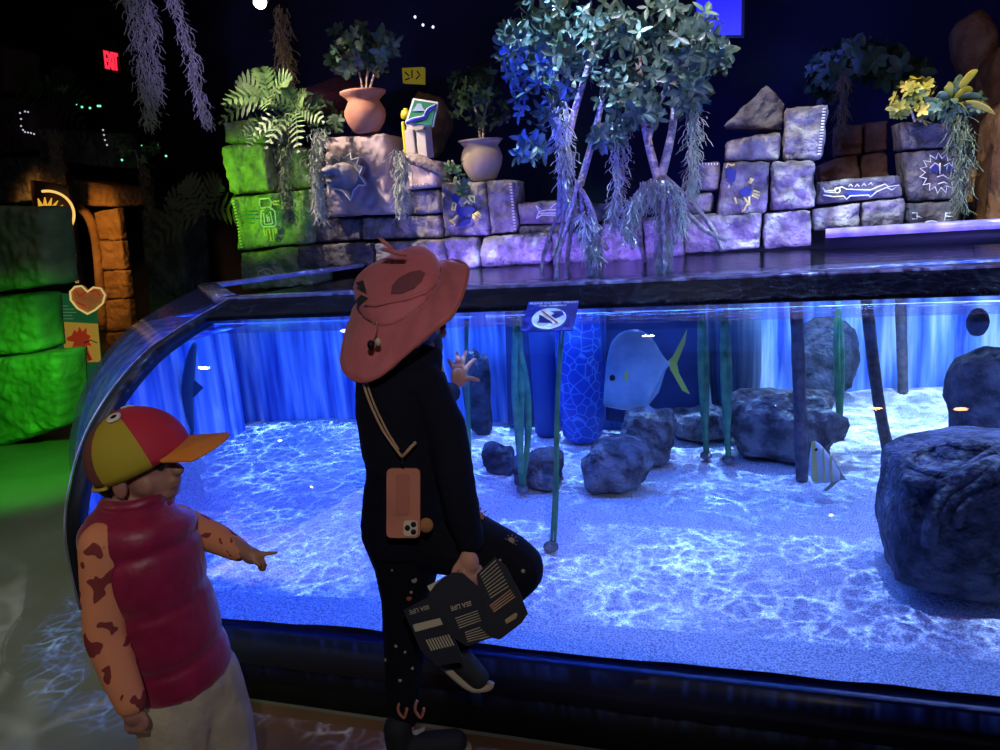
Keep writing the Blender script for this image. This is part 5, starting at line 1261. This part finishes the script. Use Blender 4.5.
# sun hat
hat = empty('sun_hat', dp(398, 320, 1.7), 'wide brimmed coral pink sun hat with mesh window and neck flap', 'hat')
PINK = mat('coral_fabric', (.56,.145,.17), .8, var=(.62,.17,.20), vscale=14, bump=.12, bscale=60, sheen=.2)
ring_in = [(357,303,1.74),(362,316,1.69),(374,324,1.655),(390,325,1.64),(408,316,1.64),(424,303,1.65),(436,287,1.68),(441,272,1.73),(436,264,1.78),(420,268,1.82),(395,280,1.84),(370,292,1.80)]
ring_out = [(349,322,1.76),(342,352,1.70),(344,371,1.66),(360,381.5,1.63),(380,376,1.60),(405,355,1.59),(431,333,1.585),(453,314,1.59),(466,284,1.64),(466,265,1.72),(445,261,1.84),(400,283,1.90)]
# outline order: both start at the back left and run along the near side
IN = smooth_pts([dp(*p) for p in ring_in+[ring_in[0]]], 4)[:-1]; OUT = smooth_pts([dp(*p) for p in ring_out+[ring_out[0]]], 4)[:-1]
nR = len(IN); nb = 10; vs = []; fs = []
for j in range(nb+1):
    t = j/nb
    for i in range(nR):
        p = IN[i].lerp(OUT[i], t); sag = math.sin(PI*t)*.012
        p = p+(-FW*.4+UP*.8)*sag*(1 if True else 0)+V((0,0,1))*.004*math.sin(i*1.3)*t; vs.append(p)
for j in range(nb):
    for i in range(nR): fs.append((j*nR+i, j*nR+(i+1) % nR, (j+1)*nR+(i+1) % nR, (j+1)*nR+i))
o = MB().add(vs, fs).build('brim', PINK, hat); sd = o.modifiers.new('s', 'SOLIDIFY'); sd.thickness = .004
MB().tube(OUT+[OUT[0]], .0035, 6).build('brim_edge', mat('coral_binding', (.45,.12,.10), .8), bpy.data.objects['brim.001'] if 'brim.001' in bpy.data.objects else hat, 'darker brim binding')
# crown
cin = sum(IN, V((0,0,0)))/nR; apex = dp(389, 261, 1.735); upv = (apex-cin)
vs = []; fs = []; nc = 14
crown_out = {0:0}
for j in range(nc+1):
    t = j/nc; a = t*PI/2
    for i in range(nR):
        rad = IN[i]-cin; p = cin+rad*(math.cos(a)**.7)*(1+.05*math.sin(PI*t))+upv*math.sin(a)**1.0
        p = p+rad.normalized()*.0025*math.sin(i*2.6)*(1-t)
        vs.append(p)
for j in range(nc):
    for i in range(nR): fs.append((j*nR+i, j*nR+(i+1) % nR, (j+1)*nR+(i+1) % nR, (j+1)*nR+i))
cm = MB().add(vs, fs); tm = cm.mesh('t'); bvc = BVHTree.FromPolygons([v.co[:] for v in tm.vertices], [p.vertices[:] for p in tm.polygons]); bpy.data.meshes.remove(tm)
o = cm.build('crown', PINK, hat); sd = o.modifiers.new('s', 'SOLIDIFY'); sd.thickness = .003
H1 = lambda pts: C(340,230,4.41,pts)
def patch(bvh, pts, lift, name, m_, parent, label=None):
    c = (sum(p[0] for p in pts)/len(pts), sum(p[1] for p in pts)/len(pts)); vs = [snap(bvh, *c, lift)]
    mid = [((p[0]+c[0])/2, (p[1]+c[1])/2) for p in pts]; n = len(pts)
    a = [snap(bvh, *p, lift) for p in mid]; b = [snap(bvh, *p, lift) for p in pts]
    if None in a or None in b or vs[0] is None: return
    MB().add(vs+a+b, [(0, 1+i, 1+(i+1) % n) for i in range(n)]+[(1+i, 1+n+i, 1+n+(i+1) % n, 1+(i+1) % n) for i in range(n)]).build(name, m_, parent, label)
patch(bvc, H1([(228,285),(232,250),(262,215),(310,190),(350,182),(375,195),(360,230),(330,258),(280,282)]), .004, 'mesh_window', mat('dark_mesh', (.20,.06,.08), .8), bpy.data.objects['crown'], 'dark mesh window')
MB().tube([p for p in [snap(bvc, x, y, .004) for x, y in H1([(120,330),(160,335),(230,318),(300,305),(370,280),(405,245)])] if p], .005, 6).build('crown_seam', PINK, hat)
mb = MB(); p = dp(383, 249, 1.66); mb.tube([p, p+RT*.03+UP*.0-V((0,0,.008)), p+RT*.05-UP*.012], [.010,.014,.012], 8, True, .4); mb.tube([p+RT*.02-UP*.0, p-RT*.0+UP*.018, p-RT*.012+UP*.026], [.010,.009,.004], 8, True, .4); mb.build('bow', PINK, hat)
cord = [dp(377,322,1.63), dp(376,331,1.60), dp(373,340,1.59)]
MB().tube(cord, .0022, 6).build('chin_cord', PINK, hat)
MB().ball(dp(371,345,1.59), (.008,.008,.011)).build('toggle', BLACK, hat, 'black cord toggle')
MB().ball(dp(378,342,1.585), (.007,.007,.009)).build('charm', mat('charm_cream', (.6,.5,.4), .6), hat, 'cream charm')
MB().prism([dp(x, y, 1.68) for x, y in H1([(68,232),(100,222),(118,285),(95,262)])], FW*.01).build('side_clip', BLACK, hat, 'black side clip', False)
MB().prism([dp(x, y, 1.67) for x, y in H1([(68,312),(92,285),(125,300),(80,332)])], FW*.01).build('side_clip', BLACK, hat, 'black side clip', False)

# phone on its strap
phn = empty('phone', dp(404, 538, 1.64), 'phone in a coral case hanging at the older child\'s hip', 'phone')
def rrect(x0, y0, x1, y1, r, skew=0):
    pts = []
    for cx, cy, a0 in ((x1-r, y0+r, -90), (x1-r, y1-r, 0), (x0+r, y1-r, 90), (x0+r, y0+r, 180)):
        for i in range(5): a = math.radians(a0+i*22.5); pts.append((cx+r*math.cos(a), cy+r*math.sin(a)))
    return pts
CORAL = mat('coral_case', (.48,.17,.11), .6)
def pz(pts, d, th, name, m_, lab=None): MB().prism([dp(x, y, d) for x, y in pts], FW*th).build(name, m_, phn, lab, False)
pz(rrect(386.5,468.5,420,538,5), 1.640, .012, 'case', CORAL)
pz(rrect(395.5,474,408.5,515,2.5), 1.637, .004, 'grip_strap', mat('coral_grip', (.40,.13,.09), .6))
pz(rrect(403.5,520.5,417.5,536,3), 1.636, .004, 'camera_bump', mat('bump_silver', (.62,.52,.40), .3), 'silver camera bump')
for x, y in ((407.5,528),(413.5,524.5),(413.5,532)): MB().ball(dp(x, y, 1.635), .006, 14, 8).build('camera_lens', BLACK, bpy.data.objects['camera_bump'], 'black camera lens')
STR = mat('tan_cord', (.42,.28,.17), .7)
stp = [dp(363,382,1.655), dp(370,403,1.65), dp(384,432,1.648), (dp(402,457,1.64))]
MB().tube(smooth_pts(stp, 5), .0032, 6).build('strap_cord', STR, phn, 'tan strap cord')
MB().tube(smooth_pts([p+RT*.008 for p in stp[:3]]+[dp(399,450,1.64)], 5), .0025, 6).build('strap_cord', STR, phn, 'tan strap cord')
MB().tube([dp(402,457,1.64), dp(416,442,1.645)], .0040, 6).build('strap_cord', STR, phn, 'tan strap cord')
MB().tube([dp(402,457,1.64), dp(403,469,1.64)], .0025, 6).build('strap_loop', BLACK, phn)
bad = MB().lathe(dp(426,525,1.655), [(.016,0),(.016,.003),(.004,.0035)], 20, -FW); o = bad.build('badge', OR, girl, 'orange sun print')

# folded leaflet
lfd = 1.665
leaf = empty('leaflet', dp(460,640,lfd), 'black folded leaflet with pale print held by the older child', 'leaflet')
PAP = mat('black_card', (.010,.011,.022), .5); PRT = mat('print_cream', (.42,.38,.28), .7); PRO = mat('print_peach', (.42,.26,.16), .7)
L2 = lambda pts: C(400,540,6.25,pts)
def card(pts, d, name, m_=PAP, lab=None, th=.003, par=None): return MB().prism([dp(x, y, d) for x, y in L2(pts)], FW*th).build(name, m_, par or leaf, lab, False)
pa = card([(20,440),(190,350),(350,640),(400,760),(230,790),(130,690)], lfd+.012, 'left_panel')
pb = card([(175,345),(215,285),(270,235),(330,205),(390,205),(500,300),(600,600),(420,665),(315,600)], lfd+.006, 'middle_panel')
pc = card([(480,215),(590,110),(660,160),(750,330),(800,460),(760,520),(625,622),(560,610)], lfd, 'right_panel')
card([(170,290),(380,198),(375,212),(255,245),(215,345),(205,355)], lfd+.010, 'page_edge', mat('page_cream', (.50,.46,.32), .7), 'cream page edge')
def lt_(q, txt, d, m_=PRT, b_=.02, par=None): text_quad(txt, L2(q), lambda x, y: dp(x, y, d), 'lettering', m_, par or leaf, None, b_)
lt_([(185,430),(62,468),(55,440),(178,405)], 'SEA LIFE', lfd+.009)
lt_([(448,410),(322,445),(312,415),(442,380)], 'SEA LIFE', lfd+.003)
card([(78,530),(250,488),(268,528),(95,575)], lfd+.009, 'white_bar', PRT, 'cream bar', .001)
for i in range(9):
    x0 = 160+i*17; card([(x0,625-i*4),(x0+9,623-i*4),(x0+9+35,690-i*4),(x0+35,692-i*4)], lfd+.009, 'bar_print', PRT, None, .001)
for i in range(5):
    y = 478+i*15; card([(345+i*6,y+10),(485+i*5,y-38),(487+i*5,y-34),(347+i*6,y+15)], lfd+.003, 'text_line', PRT, None, .001)
for i in range(5):
    y = 575+i*14; card([(405+i*4,y+2),(500+i*14,y-30),(502+i*14,y-26),(407+i*4,y+7)], lfd+.003, 'text_line', PRT, None, .001)
for i in range(9):
    card([(500+i*8,215+i*18),(598+i*10,125+i*20),(600+i*10,130+i*20),(502+i*8,221+i*18)], lfd-.003, 'text_line', PRT, None, .001)
for i in range(4):
    card([(560+i*8,410+i*12),(690+i*9,308+i*14),(693+i*9,314+i*14),(563+i*8,417+i*12)], lfd-.003, 'text_line', PRO, 'peach text line', .001)
card([(655,500),(720,455),(735,462),(725,490),(665,525)], lfd-.003, 'print_emblem', mat('emblem_gold', (.35,.28,.12), .6), 'gold emblem', .001)
